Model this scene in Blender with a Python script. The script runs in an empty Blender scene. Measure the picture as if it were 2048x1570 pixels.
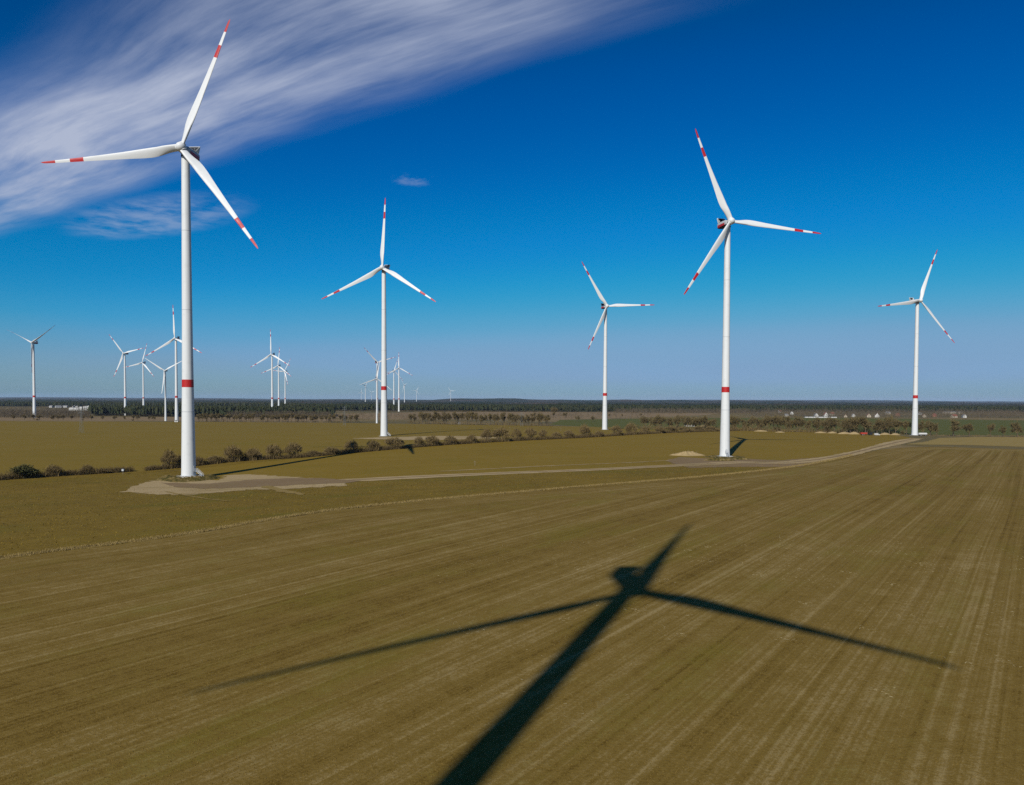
import bpy, bmesh, math, random
import numpy as np
from mathutils import Matrix, Vector
from mathutils.geometry import delaunay_2d_cdt

R = math.radians
sc = bpy.context.scene
COL = sc.collection
rng = np.random.default_rng(7)
random.seed(7)

# ------------------------------------------------------------------ camera
FOC, CX, CY = 1410.0, 1024.0, 842.0          # in pixels of the 2048 x 1570 photograph
EYE = np.array([0.0, 0.0, 33.0])
PITCH, ROLL = R(1.7), R(0.22)
_fw = np.array([0, math.cos(PITCH), -math.sin(PITCH)])
_r0 = np.array([1.0, 0, 0]); _u0 = np.cross(_r0, _fw)
_rt = _r0 * math.cos(ROLL) + _u0 * math.sin(ROLL)
_up = _u0 * math.cos(ROLL) - _r0 * math.sin(ROLL)
cam_d = bpy.data.cameras.new('camera')
cam_d.sensor_fit = 'HORIZONTAL'; cam_d.sensor_width = 36.0
cam_d.lens = 36.0 * FOC / 2048.0
cam_d.shift_y = (CY - 785.0) / 2048.0
cam_d.clip_start = 0.5; cam_d.clip_end = 150000.0
cam = bpy.data.objects.new('camera', cam_d); COL.objects.link(cam)
cam.matrix_world = Matrix(((_rt[0], _up[0], -_fw[0], EYE[0]), (_rt[1], _up[1], -_fw[1], EYE[1]),
                           (_rt[2], _up[2], -_fw[2], EYE[2]), (0, 0, 0, 1)))
sc.camera = cam

# ------------------------------------------------------------------ sun, sky, exposure
SUN_AZ, SUN_EL = R(180 + 21.8), R(36.3)       # azimuth clockwise from +Y (the way the camera looks)
sun_dir = Vector((math.sin(SUN_AZ) * math.cos(SUN_EL), math.cos(SUN_AZ) * math.cos(SUN_EL), math.sin(SUN_EL)))
sd = bpy.data.lights.new('sun', 'SUN'); sd.energy = 5.0; sd.angle = R(0.53); sd.color = (1.0, 0.98, 0.94)
so = bpy.data.objects.new('sun', sd); COL.objects.link(so)
so.rotation_euler = (-sun_dir).to_track_quat('-Z', 'Y').to_euler()

sc.view_settings.view_transform = 'Standard'; sc.view_settings.look = 'None'
sc.view_settings.exposure = 0.0; sc.view_settings.gamma = 1.0; sc.view_settings.use_curve_mapping = False
sc.cycles.use_denoising = False
sc.cycles.use_adaptive_sampling = False; sc.cycles.max_bounces = 6; sc.cycles.volume_bounces = 0; sc.cycles.transparent_max_bounces = 12


class NT:
    """small node-tree helper"""
    def __init__(self, tree):
        self.t = tree; tree.nodes.clear()

    def n(self, typ, ins=None, **props):
        nd = self.t.nodes.new(typ)
        for k, v in props.items():
            setattr(nd, k, v)
        for k, v in (ins or {}).items():
            self.put(nd.inputs[k], v)
        return nd

    def put(self, sock, v):
        if hasattr(v, 'links'):
            self.t.links.new(v, sock)
        elif isinstance(v, tuple) and len(v) == 3 and sock.type == 'RGBA':
            sock.default_value = (*v, 1.0)
        else:
            sock.default_value = v

    def m(self, op, a, b=0.0, c=0.0, clamp=False):
        nd = self.n('ShaderNodeMath', {0: a, 1: b, 2: c}, operation=op); nd.use_clamp = clamp
        return nd.outputs[0]

    def noise(self, vec, scale, detail=3.0, rough=0.55, dist=0.0, dims='3D'):
        nd = self.n('ShaderNodeTexNoise', {'Scale': scale, 'Detail': detail, 'Roughness': rough, 'Distortion': dist}, noise_dimensions=dims)
        self.put(nd.inputs['W' if dims == '1D' else 'Vector'], vec)
        return nd.outputs[0]

    def ss(self, v, a, b, lo=0.0, hi=1.0):
        nd = self.n('ShaderNodeMapRange', {'Value': v, 'From Min': a, 'From Max': b, 'To Min': lo, 'To Max': hi}, interpolation_type='SMOOTHSTEP')
        return nd.outputs[0]

    def mix(self, f, a, b, blend='MIX'):
        nd = self.n('ShaderNodeMix', data_type='RGBA', blend_type=blend)
        self.put(nd.inputs[0], f); self.put(nd.inputs[6], a); self.put(nd.inputs[7], b)
        return nd.outputs[2]

    def xyz(self, v):
        nd = self.n('ShaderNodeSeparateXYZ', {0: v}); return nd.outputs

    def vec(self, x, y, z=0.0):
        return self.n('ShaderNodeCombineXYZ', {0: x, 1: y, 2: z}).outputs[0]


world = bpy.data.worlds.new('World'); sc.world = world; world.use_nodes = True
w = NT(world.node_tree)
sky = w.n('ShaderNodeTexSky', sky_type='NISHITA')
sky.sun_disc = False; sky.sun_elevation = SUN_EL; sky.sun_rotation = SUN_AZ
sky.altitude = 100.0; sky.air_density = 1.0; sky.dust_density = 0.6; sky.ozone_density = 3.0
SKY_STRENGTH = 0.07
# the saturated early-spring blue of the photograph: less red, more blue than the plain model
kk = SKY_STRENGTH
scaled = w.n('ShaderNodeVectorMath', {0: sky.outputs[0], 'Scale': kk}, operation='SCALE').outputs[0]
cur = w.n('ShaderNodeRGBCurve', {'Color': scaled})
for ch, pts_ in enumerate((((0.0, 0.0), (0.17, 0.001), (0.23, 0.018), (0.30, 0.085), (0.37, 0.175), (0.45, 0.205), (1.0, 0.34)),
                           ((0.0, 0.0), (0.125, 0.054), (0.163, 0.084), (0.207, 0.126), (0.26, 0.195), (0.30, 0.238), (0.38, 0.325), (0.48, 0.378), (0.60, 0.385), (1.0, 0.44)),
                           ((0.0, 0.0), (0.24, 0.235), (0.29, 0.335), (0.35, 0.430), (0.42, 0.535), (0.46, 0.590), (0.55, 0.60), (1.0, 0.64)))):
    c_ = cur.mapping.curves[ch]
    c_.points[0].location = pts_[0]; c_.points[1].location = pts_[-1]
    for q_ in pts_[1:-1]:
        c_.points.new(*q_)
cur.mapping.update()
deep = w.n('ShaderNodeVectorMath', {0: cur.outputs[0], 'Scale': 1.0 / kk}, operation='SCALE').outputs[0]
tc = w.n('ShaderNodeTexCoord').outputs['Generated']
X, Y, Z = w.xyz(tc)
zc = w.m('MAXIMUM', Z, 0.02)
px = w.m('DIVIDE', X, zc); py = w.m('DIVIDE', Y, zc)
cu = w.m('ADD', w.m('MULTIPLY', px, 0.822), w.m('MULTIPLY', py, -0.569))    # along the cirrus band
cv = w.m('ADD', w.m('MULTIPLY', px, 0.569), w.m('MULTIPLY', py, 0.822))     # across it
warp = w.noise(w.vec(cu, cv), 0.55, 2.0)
cvw = w.m('ADD', cv, w.m('MULTIPLY', w.m('SUBTRACT', warp, 0.5), 0.34))
fib = w.noise(w.vec(w.m('MULTIPLY', cu, 0.42), w.m('MULTIPLY', cvw, 2.6)), 2.0, 6.0, 0.58)
fib2 = w.noise(w.vec(w.m('MULTIPLY', cu, 0.9), w.m('MULTIPLY', cvw, 7.0), 5.0), 2.4, 5.0, 0.6)
clump2 = w.noise(w.vec(cu, cv, 8.0), 5.0, 5.0, 0.6)
clump = w.noise(w.vec(w.m('MULTIPLY', cu, 0.6), cv, 3.0), 1.3, 4.0)
band = w.m('MULTIPLY', w.m('MULTIPLY', w.ss(cvw, 0.80, 1.30), w.ss(cvw, 1.84, 1.50)), w.ss(cu, -0.25, -1.3, 0.06, 1.0))


def puff(u0, v0, ru, rv):
    du = w.m('DIVIDE', w.m('SUBTRACT', cu, u0), ru); dv = w.m('DIVIDE', w.m('SUBTRACT', cv, v0), rv)
    return w.ss(w.m('ADD', w.m('MULTIPLY', du, du), w.m('MULTIPLY', dv, dv)), 1.0, 0.0)


wisp = w.m('ADD', w.m('MULTIPLY', puff(-2.21, 2.41, 0.13, 0.12), w.ss(clump2, 0.44, 0.68, 0.0, 0.34)), w.m('MULTIPLY', puff(-3.9, 2.10, 0.9, 0.36), w.ss(clump2, 0.30, 0.7, 0.0, 0.42)))
tex = w.m('ADD', w.ss(fib, 0.24, 0.76, 0.30, 0.92), w.m('ADD', w.ss(clump, 0.30, 0.72, -0.22, 0.30), w.ss(fib2, 0.3, 0.75, -0.11, 0.12)))
cl = w.m('ADD', w.m('MULTIPLY', band, w.m('MAXIMUM', tex, 0.0)), wisp, clamp=True)
alpha = w.m('MULTIPLY', cl, 0.90, clamp=True)
lowmist = w.m('MULTIPLY', w.ss(Z, 0.16, 0.015), w.noise(w.vec(w.m('MULTIPLY', X, 2.0), w.m('MULTIPLY', Z, 11.0), 4.0), 1.6, 3.0))
k = 1.0 / SKY_STRENGTH
skyc = w.mix(w.m('MULTIPLY', lowmist, 0.50), deep, (0.215 * k, 0.285 * k, 0.44 * k))
skyc = w.mix(alpha, skyc, (0.47 * k, 0.52 * k, 0.655 * k))
bg = w.n('ShaderNodeBackground', {'Color': skyc, 'Strength': SKY_STRENGTH})
out = w.n('ShaderNodeOutputWorld', {'Surface': bg.outputs[0]})


# ------------------------------------------------------------------ terrain
def sstep(a, b, v):
    t = np.clip((v - a) / (b - a), 0, 1); return t * t * (3 - 2 * t)


def hgt(x, y):
    x = np.asarray(x, float); y = np.asarray(y, float)
    h = -5.0 * sstep(640, 1180, y + 0.35 * x)
    h = h + 2.3 * np.exp(-((x + 110) ** 2 + (y - 590) ** 2) / (2 * 150.0 ** 2))
    h = h + 0.9 * np.exp(-((x - 95) ** 2 + (y - 800) ** 2) / (2 * 90.0 ** 2))
    h = h - 2.2 * np.exp(-((x + 141.6) ** 2 + (y - 307) ** 2) / (2 * 60.0 ** 2)) - 1.5 * np.exp(-((x - 129) ** 2 + (y - 426) ** 2) / (2 * 60.0 ** 2))
    return h


def G(px_, py_):
    """ground point seen at a pixel of the photograph"""
    d = _fw * FOC + _rt * (px_ - CX) - _up * (py_ - CY)
    z = 0.0
    for _ in range(14):
        t = (z - EYE[2]) / d[2]
        p = EYE + d * t
        z = 0.5 * z + 0.5 * float(hgt(p[0], p[1]))
    t = (z - EYE[2]) / d[2]; p = EYE + d * t
    return np.array([p[0], p[1]])


def AT(px_, dist, py_=800.0):
    """x, y on the ground straight below a pixel, at a distance along +Y"""
    d = _fw * FOC + _rt * (px_ - CX) - _up * (py_ - CY)
    return np.array([d[0] * dist / d[1], dist])


def P3(xy, dz=0.0):
    return (float(xy[0]), float(xy[1]), float(hgt(xy[0], xy[1])) + dz)


# ------------------------------------------------------------------ object helpers
def tag(o, label=None, cat=None, group=None, kind=None):
    for k_, v in (('label', label), ('category', cat), ('group', group), ('kind', kind)):
        if v is not None:
            o[k_] = v
    return o


def link(name, me, parent=None, loc=None, mat=None):
    o = bpy.data.objects.new(name, me); COL.objects.link(o)
    if parent is not None:
        o.parent = parent
    if loc is not None:
        o.location = loc
    if mat is not None and me is not None and not me.materials:
        me.materials.append(mat)
    return o


def pyd(name, verts, faces, mat=None, smooth=False):
    me = bpy.data.meshes.new(name)
    me.from_pydata([tuple(map(float, v)) for v in verts], [], [tuple(map(int, f)) for f in faces])
    if smooth:
        me.polygons.foreach_set('use_smooth', [True] * len(me.polygons))
    if mat is not None:
        me.materials.append(mat)
    me.update()
    return me


def npmesh(name, V, F, mat=None, smooth=False):
    """fast mesh from numpy arrays, all faces with the same number of corners"""
    V = np.asarray(V, np.float32).reshape(-1, 3); F = np.asarray(F, np.int32)
    me = bpy.data.meshes.new(name)
    me.vertices.add(len(V)); me.vertices.foreach_set('co', V.ravel())
    nf, k_ = F.shape
    me.loops.add(nf * k_); me.loops.foreach_set('vertex_index', F.ravel())
    me.polygons.add(nf)
    me.polygons.foreach_set('loop_start', np.arange(0, nf * k_, k_, dtype=np.int32))
    me.polygons.foreach_set('loop_total', np.full(nf, k_, np.int32))
    if smooth:
        me.polygons.foreach_set('use_smooth', np.ones(nf, bool))
    me.update(calc_edges=True); me.validate()
    if mat is not None:
        me.materials.append(mat)
    return me


class MB:
    """collects boxes, tubes and lathes into one mesh"""
    def __init__(self):
        self.v = []; self.f = []

    def add(self, v, f):
        b = len(self.v); self.v += [tuple(q) for q in v]; self.f += [tuple(b + i for i in g) for g in f]; return self

    def box(self, a, b):
        (x0, y0, z0), (x1, y1, z1) = a, b
        return self.add([(x0, y0, z0), (x1, y0, z0), (x1, y1, z0), (x0, y1, z0), (x0, y0, z1), (x1, y0, z1), (x1, y1, z1), (x0, y1, z1)],
                        [(3, 2, 1, 0), (4, 5, 6, 7), (0, 1, 5, 4), (1, 2, 6, 5), (2, 3, 7, 6), (3, 0, 4, 7)])

    def bar(self, p, q, r0, r1=None, n=4, cap=True):
        p = Vector(p); q = Vector(q); r1 = r0 if r1 is None else r1
        d = (q - p).normalized(); a = d.orthogonal().normalized(); b = d.cross(a)
        vs = []
        for c, r_ in ((p, r0), (q, r1)):
            for i in range(n):
                t = 2 * math.pi * i / n + math.pi / n
                vs.append(c + a * (r_ * math.cos(t)) + b * (r_ * math.sin(t)))
        fs = [(i, (i + 1) % n, n + (i + 1) % n, n + i) for i in range(n)]
        if cap:
            fs += [tuple(reversed(range(n))), tuple(range(n, 2 * n))]
        return self.add(vs, fs)

    def lathe(self, prof, n=32, cap=True):
        vs = []; fs = []
        for r_, z in prof:
            for i in range(n):
                t = 2 * math.pi * i / n; vs.append((r_ * math.cos(t), r_ * math.sin(t), z))
        for j in range(len(prof) - 1):
            for i in range(n):
                fs.append((j * n + i, j * n + (i + 1) % n, (j + 1) * n + (i + 1) % n, (j + 1) * n + i))
        if cap:
            fs += [tuple(reversed(range(n))), tuple(range((len(prof) - 1) * n, len(prof) * n))]
        return self.add(vs, fs)

    def loft(self, rings, cap=True):
        n = len(rings[0]); vs = [p for r_ in rings for p in r_]; fs = []
        for j in range(len(rings) - 1):
            for i in range(n):
                fs.append((j * n + i, j * n + (i + 1) % n, (j + 1) * n + (i + 1) % n, (j + 1) * n + i))
        if cap:
            fs += [tuple(reversed(range(n))), tuple(range((len(rings) - 1) * n, len(rings) * n))]
        return self.add(vs, fs)

    def mesh(self, name, mat, smooth=False, angle=None):
        me = pyd(name, self.v, self.f, mat, smooth)
        if smooth and angle:
            me.set_sharp_from_angle(angle=R(angle))
        return me


# ------------------------------------------------------------------ materials
def material(name, build, rough=0.9, spec=0.2):
    m_ = bpy.data.materials.new(name); m_.use_nodes = True
    t = NT(m_.node_tree)
    bs = t.n('ShaderNodeBsdfPrincipled', {'Roughness': rough, 'Specular IOR Level': spec})
    t.n('ShaderNodeOutputMaterial', {'Surface': bs.outputs[0]})
    build(t, bs)
    return m_


def obj_co(t):
    return t.n('ShaderNodeTexCoord').outputs['Object']


def bump(t, bs, h, strength=0.5, dist=0.1):
    t.put(bs.inputs['Normal'], t.n('ShaderNodeBump', {'Height': h, 'Strength': strength, 'Distance': dist}).outputs[0])


def paint(name, col, var=0.06, rough=0.38):
    def b(t, bs):
        co = obj_co(t); x, y, z = t.xyz(co)
        n1 = t.noise(t.vec(t.m('MULTIPLY', x, 1.5), t.m('MULTIPLY', y, 1.5), t.m('MULTIPLY', z, 0.08)), 1.0, 4.0)
        n2 = t.noise(co, 0.35, 3.0)
        f = t.m('MULTIPLY', t.m('ADD', t.ss(n1, 0.45, 0.8), t.ss(n2, 0.5, 0.8)), 0.5)
        t.put(bs.inputs['Base Color'], t.mix(f, col, tuple(c * (1 - 3 * var) for c in col)))
        t.put(bs.inputs['Roughness'], t.ss(n2, 0.3, 0.7, rough, rough + 0.12))
    return material(name, b, rough, 0.35)


def plain(name, col, var=0.25, scale=2.0, rough=0.85, spec=0.2):
    def b(t, bs):
        n1 = t.noise(obj_co(t), scale, 4.0)
        t.put(bs.inputs['Base Color'], t.mix(t.ss(n1, 0.3, 0.7), tuple(c * (1 - var) for c in col), tuple(min(1, c * (1 + var)) for c in col)))
    return material(name, b, rough, spec)


def foliage(name, cols, rough=0.95):
    """colour differs from piece to piece (twig, crown)"""
    def b(t, bs):
        r_ = t.n('ShaderNodeNewGeometry').outputs['Random Per Island']
        oi = t.n('ShaderNodeObjectInfo').outputs['Random']
        f = t.m('FRACT', t.m('ADD', r_, oi))
        c = t.mix(t.ss(f, 0.0, 0.5), cols[0], cols[1])
        c = t.mix(t.ss(f, 0.55, 1.0), c, cols[2])
        t.put(bs.inputs['Base Color'], c)
    return material(name, b, rough, 0.05)


def field_mat(name, c_mid, c_pale, c_dark, c_green, ang=37.0, stripe=1.0, grain=1.0, edge=False, straw=0.0, greenness=0.35):
    def b(t, bs):
        co = obj_co(t); x, y, z = t.xyz(co)
        flat = t.vec(x, y, 0.0)
        ca, sa = math.cos(R(ang)), math.sin(R(ang))
        wob = t.m('MULTIPLY', t.m('SUBTRACT', t.noise(flat, 0.006, 1.0), 0.5), 2.5)
        u = t.m('ADD', t.m('SUBTRACT', t.m('MULTIPLY', x, ca), t.m('MULTIPLY', y, sa)), wob)
        vv = t.m('ADD', t.m('MULTIPLY', x, sa), t.m('MULTIPLY', y, ca))
        if edge:     # headland passes follow the field's edge
            e = t.n('ShaderNodeAttribute', attribute_name='edge_dist').outputs['Fac']
            fe = t.ss(t.m('ADD', e, t.m('MULTIPLY', t.noise(flat, 0.08, 2.0), 5.0)), 22.0, 26.0)
            u = t.m('ADD', t.m('MULTIPLY', u, fe), t.m('MULTIPLY', t.m('ADD', e, 300.0), t.m('SUBTRACT', 1.0, fe)))
        s1 = t.noise(t.vec(t.m('MULTIPLY', u, 0.13), t.m('MULTIPLY', vv, 0.004)), 1.0, 2.0)
        s2 = t.noise(t.vec(t.m('MULTIPLY', u, 0.55), t.m('MULTIPLY', vv, 0.005), 7.0), 1.0, 3.0)
        s3 = t.noise(t.vec(t.m('MULTIPLY', u, 2.3), t.m('MULTIPLY', vv, 0.016), 3.0), 1.0, 3.0)
        patch = t.noise(flat, 0.02, 5.0, 0.6)
        patch2 = t.noise(t.vec(t.m('MULTIPLY', u, 0.07), t.m('MULTIPLY', vv, 0.022), 9.0), 1.0, 4.0, 0.6)
        fine = t.noise(flat, 2.6, 4.0, 0.7)
        vfine = t.noise(flat, 9.0, 3.0, 0.7)
        mid1 = t.noise(flat, 0.75, 3.0, 0.65); mid2 = t.noise(flat, 0.16, 4.0, 0.65)
        s4 = t.noise(t.vec(t.m('MULTIPLY', u, 1.1), t.m('MULTIPLY', vv, 0.003), 13.0), 1.0, 2.0)
        tone = t.m('ADD', t.m('MULTIPLY', t.m('SUBTRACT', s1, 0.5), 0.60 * stripe), t.m('MULTIPLY', t.m('SUBTRACT', s2, 0.5), 0.55 * stripe))
        tone = t.m('ADD', tone, t.m('MULTIPLY', t.m('SUBTRACT', s4, 0.5), 0.60 * stripe))
        tone = t.m('ADD', tone, t.m('MULTIPLY', t.m('SUBTRACT', s3, 0.5), 0.50 * stripe))
        tone = t.m('ADD', tone, t.m('MULTIPLY', t.m('SUBTRACT', patch, 0.5), 0.8))
        gr = t.m('ADD', t.m('MULTIPLY', t.m('SUBTRACT', fine, 0.5), 1.5 * grain), t.m('MULTIPLY', t.m('SUBTRACT', vfine, 0.5), 1.3 * grain))
        gr = t.m('ADD', gr, t.m('ADD', t.m('MULTIPLY', t.m('SUBTRACT', mid1, 0.5), 0.9 * grain), t.m('MULTIPLY', t.m('SUBTRACT', mid2, 0.5), 0.7 * grain)))
        tone = t.m('ADD', tone, gr)
        c = t.mix(t.ss(tone, -0.05, -0.75), c_mid, c_dark)
        c = t.mix(t.ss(tone, 0.0, 0.8), c, c_pale)
        gm = t.m('MULTIPLY', t.ss(t.m('ADD', patch2, t.m('MULTIPLY', gr, 0.25)), 0.50, 0.72), greenness)
        c = t.mix(gm, c, c_green)
        # single tramlines
        tl = t.m('ABSOLUTE', t.m('SUBTRACT', t.m('FRACT', t.m('DIVIDE', u, 10.5)), 0.5))
        tw = t.m('MULTIPLY', t.m('ADD', t.ss(t.m('ABSOLUTE', t.m('SUBTRACT', tl, 0.085)), 0.03, 0.008), 0.0), t.m('MULTIPLY', t.ss(mid1, 0.35, 0.65, 0.0, 0.16 * stripe), t.ss(patch, 0.35, 0.6)))
        c = t.mix(tw, c, c_dark)
        if straw:
            st = t.m('MULTIPLY', t.ss(t.noise(t.vec(x, t.m('MULTIPLY', y, 0.45)), 3.1, 4.0, 0.75), 0.64, 0.72),
                     t.ss(t.noise(flat, 0.028, 4.0, 0.6), 0.55, 0.70))
            c = t.mix(t.m('MULTIPLY', st, straw), c, (0.42, 0.35, 0.22))
        t.put(bs.inputs['Base Color'], c)
        hh = t.m('ADD', t.m('MULTIPLY', s3, 0.6), t.m('ADD', fine, t.m('MULTIPLY', vfine, 0.5)))
        bump(t, bs, hh, 0.55, 0.16)
    return material(name, b, 0.95, 0.08)


M = {}
M['white'] = paint('white_paint', (0.60, 0.597, 0.57), 0.06)
M['blade'] = paint('blade_white', (0.60, 0.592, 0.565), 0.045, 0.45)
M['red'] = paint('signal_red', (0.40, 0.012, 0.010), 0.06, 0.42)
M['nacelle'] = paint('nacelle_grey', (0.42, 0.425, 0.42), 0.05, 0.45)
M['dark'] = plain('dark_grille', (0.016, 0.017, 0.020), 0.1, 1.0, 0.7)
M['steel'] = plain('galvanised_steel', (0.42, 0.43, 0.43), 0.15, 5.0, 0.5, 0.5)
M['concrete'] = plain('concrete', (0.46, 0.44, 0.39), 0.2, 1.2)
M['field'] = field_mat('harrowed_field_soil', (0.146, 0.092, 0.018), (0.238, 0.168, 0.064), (0.082, 0.047, 0.005), (0.120, 0.098, 0.007), 37.0, 2.15, 1.2, True, 0.9, 0.45)
M['meadow'] = field_mat('dry_meadow', (0.134, 0.085, 0.011), (0.200, 0.130, 0.022), (0.066, 0.042, 0.006), (0.080, 0.076, 0.007), 62.0, 0.35, 1.6, False, 0.0, 0.55)
M['crop'] = field_mat('olive_crop_field', (0.160, 0.102, 0.012), (0.205, 0.138, 0.022), (0.112, 0.068, 0.005), (0.128, 0.095, 0.007), 68.0, 1.0, 0.9, False, 0.0, 0.5)
M['far_crop'] = field_mat('far_crop_field', (0.152, 0.100, 0.013), (0.192, 0.132, 0.023), (0.110, 0.070, 0.006), (0.120, 0.093, 0.007), 82.0, 1.0, 0.9, False, 0.0, 0.5)
M['tan'] = field_mat('pale_stubble_field', (0.215, 0.150, 0.045), (0.260, 0.190, 0.066), (0.155, 0.105, 0.028), (0.16, 0.125, 0.03), 40.0, 0.7, 0.6, False, 0.0, 0.3)
M['green'] = field_mat('green_winter_crop', (0.074, 0.074, 0.014), (0.090, 0.090, 0.018), (0.058, 0.058, 0.011), (0.062, 0.078, 0.012), 80.0, 0.4, 0.3)
M['brown'] = field_mat('brown_fallow', (0.175, 0.118, 0.058), (0.22, 0.155, 0.082), (0.12, 0.08, 0.04), (0.12, 0.10, 0.04), 75.0, 0.7, 0.5, False, 0.0, 0.3)
M['verge'] = field_mat('dry_grass', (0.205, 0.138, 0.042), (0.28, 0.20, 0.075), (0.110, 0.072, 0.020), (0.14, 0.11, 0.022), 50.0, 0.15, 1.8)
M['sand'] = field_mat('sandy_track', (0.300, 0.215, 0.105), (0.390, 0.295, 0.160), (0.185, 0.128, 0.052), (0.140, 0.098, 0.026), 62.0, 1.0, 1.2, False, 0.0, 0.6)
M['road'] = field_mat('compacted_earth', (0.170, 0.112, 0.055), (0.225, 0.158, 0.085), (0.115, 0.076, 0.034), (0.15, 0.11, 0.04), 62.0, 0.9, 1.0)


def mound_build(t, bs):
    co = obj_co(t)
    n1 = t.noise(co, 0.55, 5.0, 0.65); n2 = t.noise(co, 2.2, 4.0, 0.7)
    c = t.mix(t.ss(n1, 0.40, 0.58), (0.048, 0.042, 0.010), (0.150, 0.104, 0.032))
    c = t.mix(t.ss(n1, 0.55, 0.68), c, (0.300, 0.215, 0.100))
    c = t.mix(t.ss(n2, 0.45, 0.75, 0.0, 0.7), c, (0.040, 0.032, 0.010))
    t.put(bs.inputs['Base Color'], c)
    bump(t, bs, n2, 0.8, 0.3)


M['mound'] = material('loose_earth', mound_build, 0.95, 0.05)



def wild_build(t, bs):
    co = obj_co(t); x, y, z = t.xyz(co); flat = t.vec(x, y, 0.0)
    n1 = t.noise(flat, 0.0012, 4.0); n2 = t.noise(flat, 0.006, 4.0); n3 = t.noise(flat, 0.15, 4.0)
    c = t.mix(t.ss(n1, 0.42, 0.58), (0.135, 0.098, 0.038), (0.085, 0.075, 0.036))
    c = t.mix(t.ss(n2, 0.5, 0.62), c, (0.175, 0.125, 0.055))
    c = t.mix(t.ss(n3, 0.35, 0.75, 0.0, 0.5), c, (0.085, 0.062, 0.026))
    t.put(bs.inputs['Base Color'], c)


M['wild'] = material('farmland_ground', wild_build, 0.95, 0.05)


def canopy_build(t, bs):
    co = obj_co(t); x, y, z = t.xyz(co); flat = t.vec(x, y, 0.0)
    n1 = t.noise(flat, 0.0016, 4.0, 0.6); n2 = t.noise(flat, 0.03, 5.0, 0.7)
    c = t.mix(t.ss(n1, 0.48, 0.60), (0.022, 0.030, 0.015), (0.062, 0.046, 0.032))
    c = t.mix(t.ss(n2, 0.35, 0.7, 0.0, 0.6), c, (0.010, 0.014, 0.009))
    t.put(bs.inputs['Base Color'], c)


M['canopy'] = material('forest_canopy', canopy_build, 0.95, 0.03)
M['clod'] = foliage('soil_clod', ((0.125, 0.080, 0.018), (0.165, 0.110, 0.030), (0.095, 0.060, 0.011)))
M['straw'] = foliage('straw', ((0.40, 0.32, 0.17), (0.50, 0.42, 0.25), (0.30, 0.23, 0.11)))
M['tuft'] = foliage('meadow_tufts', ((0.150, 0.096, 0.014), (0.190, 0.126, 0.022), (0.105, 0.074, 0.010)))
M['drygrass'] = foliage('dry_grass_blades', ((0.22, 0.150, 0.050), (0.30, 0.215, 0.085), (0.13, 0.09, 0.028)))
M['bark'] = plain('bark', (0.085, 0.062, 0.042), 0.3, 3.0)
M['twig'] = foliage('bare_twigs', ((0.115, 0.084, 0.036), (0.160, 0.116, 0.050), (0.085, 0.072, 0.026)))
M['shrub'] = foliage('shrub_twigs', ((0.140, 0.096, 0.040), (0.185, 0.128, 0.054), (0.105, 0.078, 0.028)))
M['scrub'] = foliage('scrub_twigs', ((0.085, 0.057, 0.025), (0.125, 0.084, 0.036), (0.062, 0.048, 0.018)))
M['greenbush'] = foliage('green_bush_leaves', ((0.050, 0.052, 0.016), (0.075, 0.066, 0.024), (0.035, 0.038, 0.014)))
M['pine'] = foliage('pine_needles', ((0.026, 0.034, 0.014), (0.040, 0.042, 0.018), (0.017, 0.023, 0.011)))
M['woodcrown'] = foliage('bare_wood_crowns', ((0.090, 0.068, 0.042), (0.112, 0.085, 0.052), (0.068, 0.056, 0.034)))
M['wall_w'] = plain('white_render', (0.47, 0.45, 0.41), 0.10, 0.8)
M['pylon'] = plain('weathered_pylon_steel', (0.17, 0.18, 0.17), 0.15, 3.0, 0.7)
M['wall_c'] = plain('cream_render', (0.36, 0.30, 0.22), 0.1, 0.8)
M['wall_b'] = plain('red_brick', (0.30, 0.13, 0.08), 0.2, 1.5)
M['roof_r'] = plain('red_roof_tiles', (0.17, 0.065, 0.042), 0.2, 1.5)
M['roof_g'] = plain('grey_roof', (0.16, 0.155, 0.15), 0.2, 1.5)
M['glass'] = plain('window_glass', (0.03, 0.035, 0.045), 0.2, 1.0, 0.15, 0.5)
M['redsteel'] = plain('red_machine_paint', (0.36, 0.05, 0.03), 0.15, 1.0, 0.5)
M['rubber'] = plain('black_rubber', (0.022, 0.022, 0.022), 0.2, 2.0, 0.8)
M['wood'] = plain('weathered_wood', (0.20, 0.165, 0.12), 0.2, 3.0)
M['bird'] = plain('dark_feathers', (0.03, 0.028, 0.026), 0.2, 5.0)

# ------------------------------------------------------------------ the ground
def axis(fine_lo, fine_hi, step, far):
    a = list(np.arange(fine_lo, fine_hi + 1e-6, step))
    s, v = step, fine_hi
    while v < far:
        s *= 1.22; v += s; a.append(min(v, far))
    s, v = step, fine_lo
    while v > -far:
        s *= 1.22; v -= s; a.insert(0, max(v, -far))
    return np.array(a)


gx = axis(-800, 800, 10, 42000.0); gy = axis(-160, 1250, 10, 42000.0)
XX, YY = np.meshgrid(gx, gy)
V = np.stack([XX, YY, hgt(XX, YY)], -1).reshape(-1, 3)
nx, ny = len(gx), len(gy)
ii, jj = np.meshgrid(np.arange(nx - 1), np.arange(ny - 1))
a0 = (jj * nx + ii).ravel()
F = np.stack([a0, a0 + 1, a0 + nx + 1, a0 + nx], -1)
tag(link('ground', npmesh('ground', V, F, M['wild'], True)), 'broad brown and olive farmland reaching to the horizon', kind='structure')


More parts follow.
